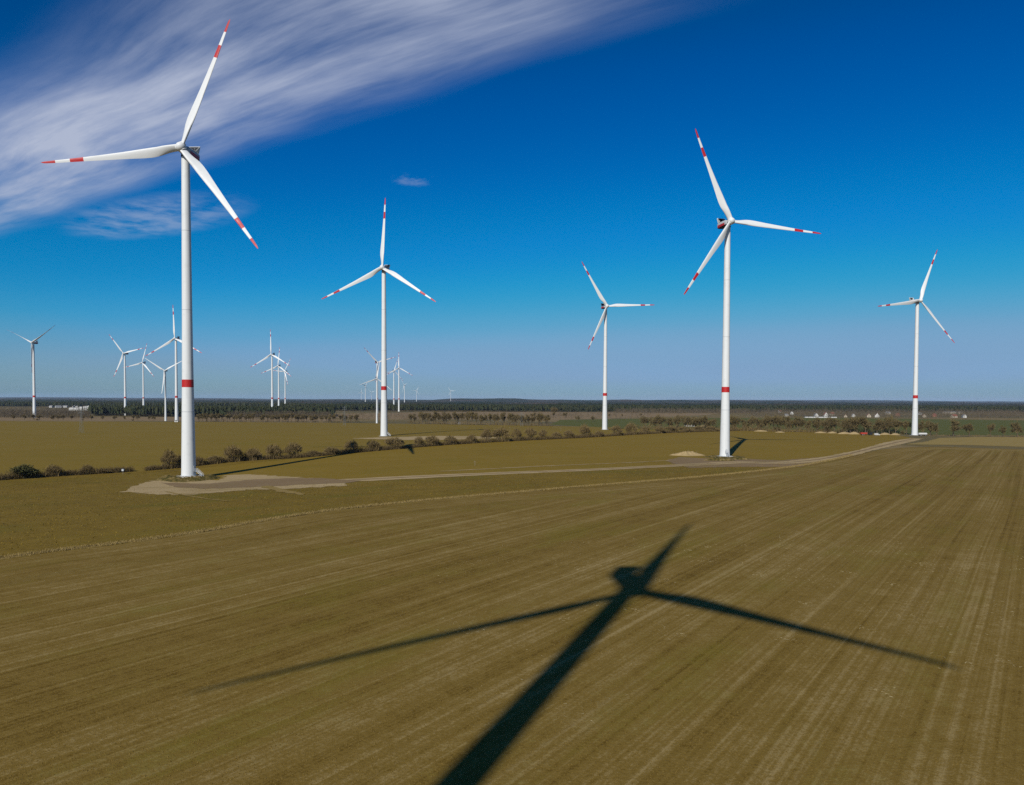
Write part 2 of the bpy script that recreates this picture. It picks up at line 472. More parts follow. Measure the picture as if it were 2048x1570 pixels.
def inside(poly, pts):
    x, y = pts[:, 0], pts[:, 1]; c = np.zeros(len(pts), bool)
    n = len(poly)
    for i in range(n):
        x0, y0 = poly[i]; x1, y1 = poly[(i + 1) % n]
        if y0 == y1:
            continue
        cond = ((y0 > y) != (y1 > y)) & (x < (x1 - x0) * (y - y0) / (y1 - y0) + x0)
        c ^= cond
    return c


def dist_to(line, pts):
    best = np.full(len(pts), 1e9)
    for a, b in zip(line[:-1], line[1:]):
        a = np.asarray(a); b = np.asarray(b); ab = b - a
        t = np.clip(((pts - a) @ ab) / max(ab @ ab, 1e-9), 0, 1)
        best = np.minimum(best, np.linalg.norm(pts - (a + t[:, None] * ab), axis=1))
    return best


def dens(line, step, closed=False):
    P = [np.asarray(p, float) for p in line]
    if closed:
        P = P + [P[0]]
    out_ = []
    for a, b in zip(P[:-1], P[1:]):
        n = max(1, int(np.linalg.norm(b - a) / step))
        out_ += [a + (b - a) * i / n for i in range(n)]
    if not closed:
        out_.append(P[-1])
    return np.array(out_)


def spline(pts, step):
    """Catmull-Rom through the points, resampled"""
    P = [np.asarray(p, float) for p in pts]
    P = [2 * P[0] - P[1]] + P + [2 * P[-1] - P[-2]]
    o_ = []
    for i in range(1, len(P) - 2):
        n = max(2, int(np.linalg.norm(P[i + 1] - P[i]) / step))
        for k_ in range(n):
            t = k_ / n
            o_.append(0.5 * (2 * P[i] + (P[i + 1] - P[i - 1]) * t + (2 * P[i - 1] - 5 * P[i] + 4 * P[i + 1] - P[i + 2]) * t * t
                             + (3 * P[i] - P[i - 1] - 3 * P[i + 1] + P[i + 2]) * t ** 3))
    o_.append(P[-2])
    return np.array(o_)


def sheet(name, poly, off, mat, label, spacing=14.0, jit=0.35, bstep=3.0, edge=None, lift=None, top=True):
    B = dens(poly, bstep, True)
    B = B + rng.normal(size=B.shape) * jit
    lo, hi = B.min(0), B.max(0)
    gxs = np.arange(lo[0] + spacing * 0.5, hi[0], spacing); gys = np.arange(lo[1] + spacing * 0.5, hi[1], spacing)
    g = np.stack(np.meshgrid(gxs, gys), -1).reshape(-1, 2)
    if len(g):
        g = g[inside(B, g)]
    if len(g):
        g = g[dist_to(np.vstack([B[::3], B[:1]]), g) > spacing * 0.25]
    pts = np.vstack([B, g]) if len(g) else B
    n = len(B)
    res = delaunay_2d_cdt([Vector(p) for p in pts], [(i, (i + 1) % n) for i in range(n)], [], 1, 1e-4)
    v2 = np.array([tuple(p) for p in res[0]])
    z = hgt(v2[:, 0], v2[:, 1]) + off
    if lift is not None:
        z = z + lift(v2)
    me = pyd(name, np.column_stack([v2, z]), res[2], mat, True)
    if edge is not None:
        at = me.attributes.new('edge_dist', 'FLOAT', 'POINT')
        at.data.foreach_set('value', dist_to(edge, v2).astype(np.float32))
    o = link(name, me)
    if top:
        tag(o, label, kind='structure')
    return o


def gpx(*pts):
    return [G(*p) for p in pts]


edge_px = [(-420, 1200), (0, 1120), (350, 1074), (700, 1018), (1100, 980), (1400, 955), (1560, 938), (1660, 922), (1720, 908), (1775, 898), (1860, 894), (2048, 899), (2300, 906)]
field_edge = spline(gpx(*edge_px), 6.0)
far_pt = field_edge[-1]
poly_field = [tuple(p) for p in field_edge] + [(far_pt[0] + 120, 250.0), (520, -60.0), (500, -190.0), (-420, -190.0), (-420, 40.0)]
sheet('harrowed_field', poly_field, 0.09, M['field'], 'large harrowed brown field with seed rows across the front', 7.0, 0.25, 3.0, edge=field_edge)

hedge_px = [(-200, 976), (0, 961), (100, 954), (200, 948), (290, 942), (360, 936), (480, 923), (600, 916), (700, 907), (800, 898), (900, 890), (1000, 884), (1100, 879), (1200, 874), (1300, 868), (1400, 864), (1500, 861), (1560, 859)]
hedge_line = spline(gpx(*hedge_px), 4.0)
track_px = [(420, 972), (600, 966), (800, 956), (1000, 947), (1200, 939), (1400, 929), (1480, 925), (1560, 926), (1640, 919), (1700, 908), (1750, 896), (1795, 885), (1835, 877)]
track_line = spline(gpx(*track_px), 4.0)


def offset_line(line, d):
    line = np.asarray(line); t = np.gradient(line, axis=0); t /= np.linalg.norm(t, axis=1)[:, None] + 1e-9
    return line + np.stack([-t[:, 1], t[:, 0]], -1) * d


left_end = G(-420, 1200)
poly_meadow = [tuple(p) for p in offset_line(field_edge, 0.3)[:int(len(field_edge) * 0.62)]] + [tuple(p) for p in track_line[::-1][int(len(track_line) * 0.22):]] + \
    [tuple(G(425, 958)), tuple(G(360, 941)), tuple(G(310, 944))] + [tuple(p) for p in hedge_line[::-1][int(len(hedge_line) * 0.80):]]
sheet('meadow', poly_meadow, 0.07, M['meadow'], 'rough dry meadow between the harrowed field and the dirt track', 9.0, 0.5)

h0 = int(len(hedge_line) * 0.14)
poly_crop = [tuple(p) for p in hedge_line[h0:]] + gpx((1700, 864), (1780, 868), (1825, 876)) + [tuple(p) for p in track_line[::-1]] + gpx((300, 956))
sheet('olive_crop_field', poly_crop, 0.055, M['crop'], 'smooth olive crop field between the hedgerow and the dirt track', 12.0, 0.4)

poly_far = [tuple(p) for p in offset_line(hedge_line, 1.0)] + gpx((1480, 855), (1300, 855), (1100, 852), (900, 849), (700, 846), (500, 844.5), (350, 843.5), (150, 843), (-100, 842), (-350, 842)) + gpx((-350, 985))
sheet('far_crop_field', poly_far, 0.05, M['far_crop'], 'wide olive crop field behind the hedgerow', 18.0, 0.5, 6.0)

poly_tan = gpx((1810, 889), (1850, 884), (1880, 876), (1960, 874), (2048, 874.5), (2300, 876), (2300, 901), (2048, 894), (1940, 890.5))
sheet('pale_stubble_field', poly_tan, 0.11, M['tan'], 'pale stubble field beside the farthest big turbine', 12.0, 0.4, 4.0)
poly_green = gpx((1100, 849), (1290, 859), (1480, 863), (1700, 866.5), (1830, 869.5), (2048, 871.5), (2400, 875), (2400, 848), (2048, 841), (1800, 837.5), (1600, 836), (1400, 836), (1250, 838), (1120, 840))
sheet('green_field', poly_green, 0.05, M['green'], 'green winter crop field behind the row of bare trees', 25.0, 0.6, 8.0)
poly_b1 = gpx((640, 835), (740, 838), (900, 839), (1100, 840), (1250, 836), (1400, 831), (1440, 827), (1300, 825), (1000, 823.5), (800, 825), (660, 829))
sheet('fallow_field', poly_b1, 0.05, M['brown'], 'pale brown fallow ground in front of the pine forest', 40.0, 1.0, 12.0)
poly_b2 = gpx((-200, 841.5), (100, 842), (330, 842), (640, 843), (700, 841), (640, 836), (400, 834.5), (170, 834), (-200, 834))
sheet('fallow_field', poly_b2, 0.05, M['brown'], 'light brown strip below the dark pine wood', 40.0, 1.0, 12.0)

# dry grass verge along the field's edge, and the dirt track
vl = field_edge[:int(len(field_edge) * 0.66)]
sheet('grass_verge', [tuple(p) for p in offset_line(vl, 0.2)] + [tuple(p) for p in (offset_line(vl, 2.9) + rng.normal(size=vl.shape) * 0.6)[::-1]], 0.12, M['verge'],
      'strip of pale dry grass along the edge of the harrowed field', 4.0, 0.35, 2.0)
wid = (4.4 + 2.2 * np.linspace(0, 1, len(track_line))) + 1.2 * np.sin(np.arange(len(track_line)) * 0.11) + rng.normal(size=len(track_line)) * 0.35
tl_a = offset_line(track_line, 1.0) + 0; tl_b = offset_line(track_line, -1.0)
nrm = (tl_a - tl_b) / 2
sheet('dirt_track', [tuple(p) for p in track_line + nrm * wid[:, None]] + [tuple(p) for p in (track_line - nrm * wid[:, None])[::-1]], 0.14, M['sand'],
      'pale sandy dirt track running past the two big turbines', 5.0, 0.3, 2.5)
t1 = track_line[6:int(len(track_line) * 0.97)]; n1_ = nrm[6:int(len(track_line) * 0.97)]
sheet('compacted_lane', [tuple(p) for p in t1 + n1_ * 1.7] + [tuple(p) for p in (t1 - n1_ * 0.5)[::-1]], 0.16, M['road'],
      'brown compacted wheel lane on the sandy track', 5.0, 0.25, 2.5)
sheet('crane_pad', gpx((248, 985), (262, 974), (296, 964), (330, 960), (380, 962), (435, 961), (452, 951), (490, 949), (540, 951), (600, 955), (690, 962), (690, 972), (600, 977), (500, 980), (430, 986), (380, 990), (330, 990), (290, 987)), 0.125, M['sand'],
      'pale sandy crane pad at the foot of the turbine with stairs', 4.0, 0.9, 1.6)
sheet('compacted_lane', gpx((322, 966), (420, 968), (500, 960), (570, 957), (640, 957), (720, 962), (700, 966), (600, 970), (500, 975), (410, 978), (350, 975)), 0.175, M['road'],
      'brown compacted lane crossing the sandy crane pad', 4.0, 0.5, 2.5)
sheet('crane_pad', gpx((1330, 922), (1360, 914), (1400, 917), (1480, 917), (1560, 921), (1640, 915), (1660, 921), (1600, 934), (1480, 934), (1380, 936)), 0.12, M['road'],
      'earthy pad in front of the turbine by the sand heap', 5.0, 0.7, 3.0)
sheet('crane_pad', gpx((705, 877), (760, 875), (880, 872), (960, 873), (1010, 876), (900, 880), (790, 880)), 0.12, M['sand'],
      'sandy pad around the turbine behind the hedgerow', 6.0, 0.7, 3.0)
sheet('wheel_rut', gpx((540, 972), (575, 981), (610, 989), (606, 991), (560, 985), (520, 974)), 0.19, M['verge'], 'pale rut leaving the sandy pad', 4.0, 0.3, 2.0)
rut = spline(gpx((330, 984), (370, 992), (420, 1000), (450, 1003)), 3.0)
sheet('wheel_rut', [tuple(p) for p in rut] + [tuple(p) for p in offset_line(rut, 1.1)[::-1]], 0.19, M['verge'], 'curved pale rut below the sandy pad', 4.0, 0.25, 2.0)
rut = spline(gpx((880, 943), (1000, 937), (1100, 932), (1250, 926), (1340, 921)), 4.0)
sheet('wheel_rut', [tuple(p) for p in offset_line(rut, -0.9)] + [tuple(p) for p in offset_line(rut, 0.9)[::-1]], 0.15, M['sand'], 'thin pale rut running behind the dirt track', 4.0, 0.3, 2.0)
rut = spline(gpx((1785, 889), (1860, 892), (1960, 897), (2060, 900), (2300, 908)), 4.0)
sheet('field_path', [tuple(p) for p in offset_line(rut, -2.2)] + [tuple(p) for p in offset_line(rut, 1.2)[::-1]], 0.15, M['verge'], 'narrow dry path between the harrowed field and the pale stubble', 4.0, 0.3, 2.5)

# ------------------------------------------------------------------ turbines
HUB, ROT = 140.0, 57.5
TILT = R(5.0); OVER = 4.0


def tower_prof(h):
    pts = [(0.0, 3.02), (3.0, 2.92), (18.0, 2.70), (40.0, 2.36), (70.0, 2.08), (105.0, 1.86), (137.6, 1.66)]
    for (a, ra), (b, rb) in zip(pts[:-1], pts[1:]):
        if h <= b:
            return ra + (rb - ra) * (h - a) / (b - a)
    return pts[-1][1]


def chord(s):
    pts = [(0, 2.35), (2.5, 2.35), (5, 2.65), (9, 3.6), (12.5, 3.95), (16, 3.75), (24, 2.95), (34, 2.2), (44, 1.55), (52, 1.12), (56, 0.82), (57.2, 0.45), (57.5, 0.12)]
    xs, ys = zip(*pts); return float(np.interp(s, xs, ys))


def blade_ring(s):
    c = chord(s); bl = sstep(2.0, 11.0, s)
    rel = float(np.interp(s, [0, 3, 9, 14, 25, 57.5], [1.0, 1.0, 0.5, 0.30, 0.22, 0.16]))
    beta = R(5.0 + 17.0 * (1 - s / ROT) ** 2.2)
    pre = -2.2 * (s / ROT) ** 2.2 - 0.035 * s
    n = 18; pts = []
    for i in range(n):
        t = 2 * math.pi * i / n
        cxp, cyp = 0.5 * math.cos(t), 0.5 * math.sin(t)
        xn = 0.5 - cxp                                     # 0 at the leading edge
        th = rel * 5 * (0.2969 * math.sqrt(max(xn, 0)) - 0.126 * xn - 0.3516 * xn ** 2 + 0.2843 * xn ** 3 - 0.1015 * xn ** 4)
        ax, ay = 0.30 - xn, (th if math.sin(t) >= 0 else -th) * (1 if abs(math.sin(t)) > 1e-6 else 0)
        bx, by = cxp, cyp
        qx = (bx * (1 - bl) + ax * bl) * c; qy = (by * (1 - bl) + ay * bl) * c
        pts.append((qx * math.cos(beta) - qy * math.sin(beta) * -1 * -1, -qx * math.sin(beta) + qy * math.cos(beta) + pre, s))
    return pts


def blade_mesh(name, a, b, mat, n=None, grow=0.0):
    ss_ = np.linspace(a, b, n or max(4, int((b - a) / 1.4)))
    mb = MB(); rings = [blade_ring(s) for s in ss_]
    mb.loft(rings)
    return mb.mesh(name, mat, True, 50)


def shell(y, wd, ht, zc, n=20, p=3.6):
    pts = []
    for i in range(n):
        t = 2 * math.pi * i / n
        c, s = math.cos(t), math.sin(t)
        pts.append((0.5 * wd * math.copysign(abs(c) ** (2 / p), c), y, zc + 0.5 * ht * math.copysign(abs(s) ** (2 / p), s)))
    return pts[::-1]


TM = {}


def turbine_meshes():
    b1, b2, b3 = 0.705 * ROT, 0.80 * ROT, 0.902 * ROT
    TM['blade'] = blade_mesh('blade', 1.2, b1, M['blade'])
    TM['mid'] = blade_mesh('blade_white_section', b2, b3, M['blade'], 6)
    TM['stripe'] = blade_mesh('red_stripe', b1, b2, M['red'], 6)
    TM['tip'] = blade_mesh('red_tip', b3, ROT, M['red'], 10)
    TM['plain_blade'] = blade_mesh('plain_blade', 1.2, ROT, M['blade'])
    hs = [0, 3, 10, 18, 28, 38.6, 41.9, 55, 70, 88, 105, 122, 137.6]
    TM['tower'] = MB().lathe([(tower_prof(h), h) for h in hs], 40).mesh('tower', M['white'], True, 40)
    TM['band'] = MB().lathe([(tower_prof(h) + 0.02, h) for h in (38.6, 40.2, 41.9)], 40).mesh('red_band', M['red'], True, 40)
    TM['flange'] = MB().lathe([(tower_prof(0) + 0.02, 0.05), (tower_prof(0) + 0.28, 0.05), (tower_prof(0) + 0.28, 0.32), (tower_prof(0) + 0.02, 0.38)], 40, False).mesh('base_flange', M['steel'])
    for q_, h_ in enumerate((28.0, 72.0, 106.0)):
        TM['joint%d' % q_] = MB().lathe([(tower_prof(h_) + 0.02, h_ - 0.14), (tower_prof(h_) + 0.02, h_ + 0.14)], 40).mesh('section_joint', M['nacelle'], True, 40)
    TM['plinth'] = MB().lathe([(5.2, -1.2), (5.0, 0.02), (4.2, 0.06)], 40).mesh('foundation', M['concrete'], True, 30)
    TM['yaw'] = MB().lathe([(1.72, -2.5), (1.85, -2.45), (1.85, -1.85), (1.6, -1.8)], 32).mesh('yaw_ring', M['dark'], True, 30)
    # nacelle, local origin on the yaw axis at hub height, front towards -y
    rings = [shell(-2.1, 2.5, 2.6, 0.0), shell(-1.6, 3.3, 3.3, 0.05), shell(-0.4, 3.85, 3.75, 0.15), shell(3.5, 4.0, 4.0, 0.25),
             shell(7.6, 3.95, 3.9, 0.30), shell(9.6, 3.5, 3.3, 0.45), shell(10.2, 2.7, 2.4, 0.55)]
    belly = []  # underside shade of the nacelle, put in as a dark skin over the lower shell
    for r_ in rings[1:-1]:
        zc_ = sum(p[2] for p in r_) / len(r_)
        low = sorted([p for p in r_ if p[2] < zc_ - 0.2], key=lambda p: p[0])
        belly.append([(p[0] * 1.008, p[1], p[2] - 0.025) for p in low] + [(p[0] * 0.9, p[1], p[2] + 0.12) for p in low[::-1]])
    TM['belly'] = MB().loft(belly).mesh('belly_shade', M['dark'])
    TM['nacelle'] = MB().loft(rings).mesh('nacelle', M['nacelle'], True, 45)
    m = MB()
    for s in (-1, 1):
        m2 = MB()
        m2.box((s * 2.0 - 0.05, 0.4, -0.95), (s * 2.0 + 0.03, 8.4, 0.45))
        TM['panel%d' % s] = m2.mesh('red_panel', M['red'])
        fin = MB()
        x0, x1 = s * 1.55, s * 2.35
        fin.add([(x0, 5.9, 2.1), (x0, 8.9, 2.0), (x1, 8.7, 4.75), (x1, 8.1, 4.75), (x0 + s * 0.12, 5.9, 2.1), (x0 + s * 0.12, 8.9, 2.0), (x1 + s * 0.12, 8.7, 4.75), (x1 + s * 0.12, 8.1, 4.75)],
                [(0, 1, 2, 3), (7, 6, 5, 4), (0, 4, 5, 1), (1, 5, 6, 2), (2, 6, 7, 3), (3, 7, 4, 0)])
        TM['fin%d' % s] = fin.mesh('cooler_fin', M['white'])
    fr = MB()
    for p, q in (((-1.6, 8.4, 2.1), (-2.4, 8.4, 4.75)), ((1.6, 8.4, 2.1), (2.4, 8.4, 4.75)), ((-2.45, 8.4, 4.75), (2.45, 8.4, 4.75)), ((-1.6, 8.4, 2.15), (1.6, 8.4, 2.15))):
        fr.bar(p, q, 0.23)
    TM['cframe'] = fr.mesh('cooler_frame', M['white'])
    TM['cooler'] = MB().add([(-1.5, 8.25, 2.2), (1.5, 8.25, 2.2), (2.2, 8.25, 4.65), (-2.2, 8.25, 4.65), (-1.5, 8.55, 2.2), (1.5, 8.55, 2.2), (2.2, 8.55, 4.65), (-2.2, 8.55, 4.65)],
                            [(0, 1, 2, 3), (7, 6, 5, 4), (4, 5, 1, 0), (5, 6, 2, 1), (6, 7, 3, 2), (7, 4, 0, 3)]).mesh('cooler_grille', M['dark'])
    # hub: axis along local z, nose towards -z side is the front after rotation
    TM['hub'] = MB().lathe([(0.05, 2.35), (0.8, 2.22), (1.45, 1.8), (1.9, 1.05), (2.08, 0.2), (2.05, -0.7), (1.85, -1.4), (1.5, -1.75)], 32).mesh('hub', M['blade'], True, 50)
    TM['collar'] = MB().lathe([(1.30, 1.1), (1.30, 1.95), (1.2, 2.0)], 28).mesh('blade_collar', M['blade'], True, 40)
    mst = MB()
    mst.bar((0.6, 7.2, 2.1), (0.6, 7.2, 3.9), 0.05, 0.03); mst.bar((0.3, 7.2, 3.7), (0.9, 7.2, 3.7), 0.04)
    TM['mast'] = mst.mesh('wind_vane', M['steel'])
    TM['door'] = MB().box((-0.5, -0.06, 0), (0.5, 0.06, 2.1)).mesh('door', M['nacelle'])


turbine_meshes()


def add(name, key, parent, mat=None):
    o = bpy.data.objects.new(name, TM[key]); COL.objects.link(o); o.parent = parent
    if mat is not None:
        o.matrix_local = mat
    return o


def stairs(root, ang):
    """steel stair from the ground to the tower door, leaving the tower at an angle"""
    r0 = tower_prof(2.2)
    Mx = Matrix.Rotation(ang, 4, 'Z')
    d = bpy.data.objects.new('door', TM['door']); COL.objects.link(d); d.parent = root
    d.matrix_local = Mx @ Matrix.Translation((r0 - 0.0, 0, 2.35)) @ Matrix.Rotation(R(90), 4, 'Z')
    pl = MB().box((r0 - 0.1, -0.7, 2.2), (r0 + 1.1, 0.7, 2.28)).mesh('landing', M['steel'])
    o = link('landing', pl, root); o.matrix_local = Mx
    step = MB().box((-0.14, -0.55, -0.02), (0.14, 0.55, 0.02)).mesh('step', M['steel'])
    for i in range(9):
        o = link('step', step, root)
        o.matrix_local = Mx @ Matrix.Translation((r0 + 1.25 + i * 0.30, 0, 2.02 - i * 0.235))
    for s in (-1, 1):
        rail = MB()
        y = s * 0.62
        a, b = Vector((r0 + 1.1, y, 2.24)), Vector((r0 + 4.0, y, 0.05))
        rail.bar(a - Vector((0, 0, 0.05)), b, 0.07)
        for hh in (0.55, 1.05):
            rail.bar(a + Vector((0, 0, hh)), b + Vector((0, 0, hh)), 0.045)
            rail.bar(a + Vector((-1.1, 0, hh)), a + Vector((0, 0, hh)), 0.045)
        for t in np.linspace(0, 1, 5):
            c = a.lerp(b, t); rail.bar(c, c + Vector((0, 0, 1.05)), 0.045)
        rail.bar(a + Vector((-1.05, 0, 0)), a + Vector((-1.05, 0, 1.6)), 0.05)
        o = link('handrail', rail.mesh('handrail', M['steel']), root); o.matrix_local = Mx


def turbine(label, xy, yaw, phase, scale=1.0, rotor=1.0, plain_=False, stair=None, group='wind turbines', far=False, dz=0.0, pitch=0.0):
    root = link('wind_turbine', None, None, P3(xy, dz)); root.empty_display_size = 5
    tag(root, label, 'wind turbine', group)
    S = Matrix.Scale(scale, 4)
    tw = add('tower', 'tower', root, S)
    if not plain_:
        add('red_band', 'band', tw)
    if not far:
        add('base_flange', 'flange', tw)
        for q_ in range(3):
            add('section_joint', 'joint%d' % q_, tw)
    add('foundation', 'plinth', root, S)
    Mn = Matrix.Rotation(R(yaw), 4, 'Z') @ S @ Matrix.Translation((0, 0, HUB))
    if not far:
        add('yaw_ring', 'yaw', root, S @ Matrix.Translation((0, 0, HUB)))
    nc = add('nacelle', 'nacelle', root, Mn)
    if not plain_:
        for s in (-1, 1):
            add('red_panel', 'panel%d' % s, nc)
    add('cooler_grille', 'cooler', nc)
    add('belly_shade', 'belly', nc)
    if not far:
        add('cooler_frame', 'cframe', nc)
        for s in (-1, 1):
            add('cooler_fin', 'fin%d' % s, nc)
        add('wind_vane', 'mast', nc)
    Mh = Mn @ Matrix.Rotation(-TILT, 4, 'X') @ Matrix.Translation((0, -OVER, 0))
    hb = add('hub', 'hub', root, Mh @ Matrix.Rotation(R(90), 4, 'X'))
    for k_ in range(3):
        Mb = Mh @ Matrix.Rotation(R(phase + 120 * k_), 4, 'Y')
        if not far:
            c = add('blade_collar', 'collar', hb); c.matrix_local = (Mh @ Matrix.Rotation(R(90), 4, 'X')).inverted() @ Mb
        Mb = Mb @ Matrix.Rotation(R(-pitch), 4, 'Z') @ Matrix.Scale(rotor, 4)
        bl = add('blade', 'plain_blade' if plain_ else 'blade', root, Mb)
        if not plain_:
            add('red_stripe', 'stripe', bl); add('white_section', 'mid', bl); add('red_tip', 'tip', bl)
    if stair is not None:
        stairs(root, R(stair))
    return root


turbine('largest white wind turbine, steel stairs at its foot on the sandy pad', (-140.9, 306.6), -1, 21.7, stair=-12, dz=1.25)
turbine('white wind turbine behind the hedgerow with one blade pointing straight up', (-107.7, 593.1), -10.2, 2.7, stair=-30)
turbine('white wind turbine beside the sand heap, red panel showing on its nacelle', (129.0, 426.5), 11.9, 96.0, stair=-88, dz=0.7)
turbine('white wind turbine at the end of the hedgerow with one blade lying level', (106.2, 806.4), 15.7, 87.4)
turbine('white wind turbine by the parked machines at the end of the dirt track', (422.9, 739.7), 13.8, 21.0)
turbine('wind turbine known only by its long shadow across the harrowed field', (-49.25, -52.4), 4.4, -0.5, rotor=0.92)
G2 = 'distant wind turbines'
turbine('distant wind turbine standing alone among bare woods beside the white factory', (-893, 1318), -6.4, 59.3, far=True, group=G2, pitch=78)
turbine('distant turbine over the pine wood, one blade up to its side and one level', AT(250.5, 1602), -12.9, 79.2, far=True, group=G2)
turbine('distant turbine over the pine wood, smallest beside the level-bladed one', AT(287, 2014), -7.1, 15.1, far=True, group=G2)
turbine('plain white older turbine without red bands beside the largest tower', AT(331, 1140), -2.8, 62.6, 81 / 140, 38 / (ROT * 81 / 140), True, far=True, group=G2)
turbine('distant turbine half hidden by the largest tower, one blade pointing up', AT(353, 1215), -3.5, 117.1, far=True, group=G2)
turbine('biggest of three distant turbines clustered over the pine wood', AT(544.5, 1620), -11.9, 118.3, far=True, group=G2)
turbine('middle-sized of three distant turbines clustered over the pine wood', AT(557.5, 2170), -8.4, 5.8, far=True, group=G2)
turbine('smallest of three distant turbines clustered over the pine wood', AT(570.5, 2600), -26.2, 34.2, far=True, group=G2)
turbine('distant red-tipped turbine partly hidden behind the hedgerow turbine tower', AT(754.5, 1950), 38.5, 72.8, far=True, group=G2)
turbine('plain white short turbine beside the hedgerow turbine tower, no red bands', AT(753.6, 1110), 22.3, 9.5, 0.5, 30 / (ROT * 0.5), True, far=True, group=G2)
turbine('distant turbine left behind a taller twin, blades crossing it', AT(787.8, 2520), 32.2, 18.3, rotor=0.83, far=True, group=G2)
turbine('distant turbine with one blade straight up between hedgerow turbine and far tiny ones', AT(797.8, 2275), 10.4, 119.8, rotor=0.88, far=True, group=G2)
G3 = 'tiny turbines on the horizon'
for px_, d_, ph, yw, lb in ((730.7, 5150, 40, 60, 'tallest tiny turbine on the horizon before the hedgerow turbine'), (722.5, 9800, 10, 20, 'faint tiny turbine first of three before the hedgerow turbine'),
                            (743.0, 9900, 70, 10, 'faint tiny turbine nearest the short plain turbine on the horizon'), (809.0, 5000, 75, -55, 'dark thin tiny turbine just past the distant pair'),
                            (833.0, 8000, 30, 15, 'pale tiny turbine standing alone on the horizon past the dark thin one'), (901.5, 8200, 85, 5, 'faintest tiny turbine alone over the forest above the avenue')):
    turbine(lb, AT(px_, d_), yw, ph, far=True, plain_=True, group=G3)


ORD = 'first second third fourth fifth sixth seventh eighth ninth tenth eleventh twelfth thirteenth fourteenth fifteenth sixteenth seventeenth eighteenth nineteenth twentieth'.split()


# ------------------------------------------------------------------ mounds and heaps
def heap(name, label, cxy, rx, ry, h, mat, rot=0.0, flat=0.0, rough=0.18, cat='heap', n=26, seed=0):
    rg = np.random.default_rng(seed)
    vs, fs = [], []
    rings = 12
    ph = rg.uniform(0, 6.28, 6); am = rg.uniform(-1, 1, 6)
    for j in range(rings + 1):
        t = j / rings
        for i in range(n):
            a = 2 * math.pi * i / n
            wob = 1 + 0.14 * sum(am[q] * math.sin((q + 1) * a + ph[q]) for q in range(6)) / 1.5
            r_ = (1 - t) * wob
            prof = 1 - (1 - t) ** 2 if flat == 0 else min(1.0, t / (1 - flat) * 1.0)
            z = h * prof * (1 + rough * rg.normal() * (0.4 if 0 < j else 0) + rough * 1.6 * math.sin(3 * a + ph[0] + 4 * t) * math.sin(5 * a + ph[1]) * (1 - t if flat == 0 else (1 if t < 1 - flat else 0))) - (0.3 if j == 0 else 0)
            x, y = rx * r_ * math.cos(a), ry * r_ * math.sin(a)
            xr = x * math.cos(rot) - y * math.sin(rot); yr = x * math.sin(rot) + y * math.cos(rot)
            vs.append((xr, yr, z))
    for j in range(rings):
        for i in range(n):
            fs.append((j * n + i, j * n + (i + 1) % n, (j + 1) * n + (i + 1) % n, (j + 1) * n + i))
    fs.append(tuple(range(rings * n, (rings + 1) * n)))
    o = link(name, pyd(name, vs, fs, mat, True), None, P3(cxy))
    return tag(o, label, cat)


base_a = np.array([-140.9, 306.6])
heap('earth_mound', 'low flat-topped earth mound around the foot of the turbine with stairs', base_a + (0.8, -1.5), 13.8, 12.0, 1.25, M['mound'], 0, 0.66, 0.30, 'mound', 90, 3)
heap('earth_mound', 'low earth mound around the foot of the turbine by the sand heap', (129.0, 425.5), 14.0, 11.0, 0.7, M['mound'], 0, 0.6, 0.25, 'mound', 80, 4)
heap('sand_heap', 'pale sand heap beside the turbine with the red nacelle panel', G(1374, 911), 10.5, 4.6, 2.1, M['sand'], 0.1, 0.25, 0.34, 'heap', 56, 5)
heap('sand_heap', 'low spoil ridge in front of the turbine by the sand heap', G(1437, 921), 10.0, 3.2, 1.3, M['mound'], 0.05, 0, 0.2, 'heap', 26, 6)
heap('sand_heap', 'small spoil hump at the track side of the red-panel turbine', G(1482, 919), 6.0, 2.6, 1.1, M['mound'], 0.1, 0, 0.2, 'heap', 22, 8)
for i, (a, b, w_, h_) in enumerate(((1522, 863, 8, 1.6), (1560, 865, 6, 1.3), (1640, 866, 7, 1.6), (1664, 866.5, 6, 1.8), (1688, 868, 9, 2.2), (1708, 868.5, 7, 2.4), (1770, 869.5, 8, 2.0), (1790, 870, 7, 1.8))):
    o = heap('soil_heap', ORD[i] + ' light soil heap along the bare tree row, counted from the sand heap turbine', G(a, b), w_, 3.5, h_, M['sand'], 0.05 * i, 0, 0.2, 'heap', 20, 20 + i)
    o['group'] = 'soil heaps along the tree row'

# ------------------------------------------------------------------ hedgerow, shrubs and trees
def sliver_arrays(p0, p1, wd):
    """thin two-triangle twigs, p0, p1 (n,3), width (n,)"""
    n = len(p0); d = p1 - p0
    rnd = rng.normal(size=(n, 3)); s = np.cross(d, rnd); s /= np.linalg.norm(s, axis=1)[:, None] + 1e-9
    s = s * wd[:, None] * 0.5
    V_ = np.stack([p0 - s, p0 + s, p1 + s * 0.35, p1 - s * 0.35], 1).reshape(-1, 3)
    F_ = np.arange(n * 4).reshape(n, 4)
    return V_, F_


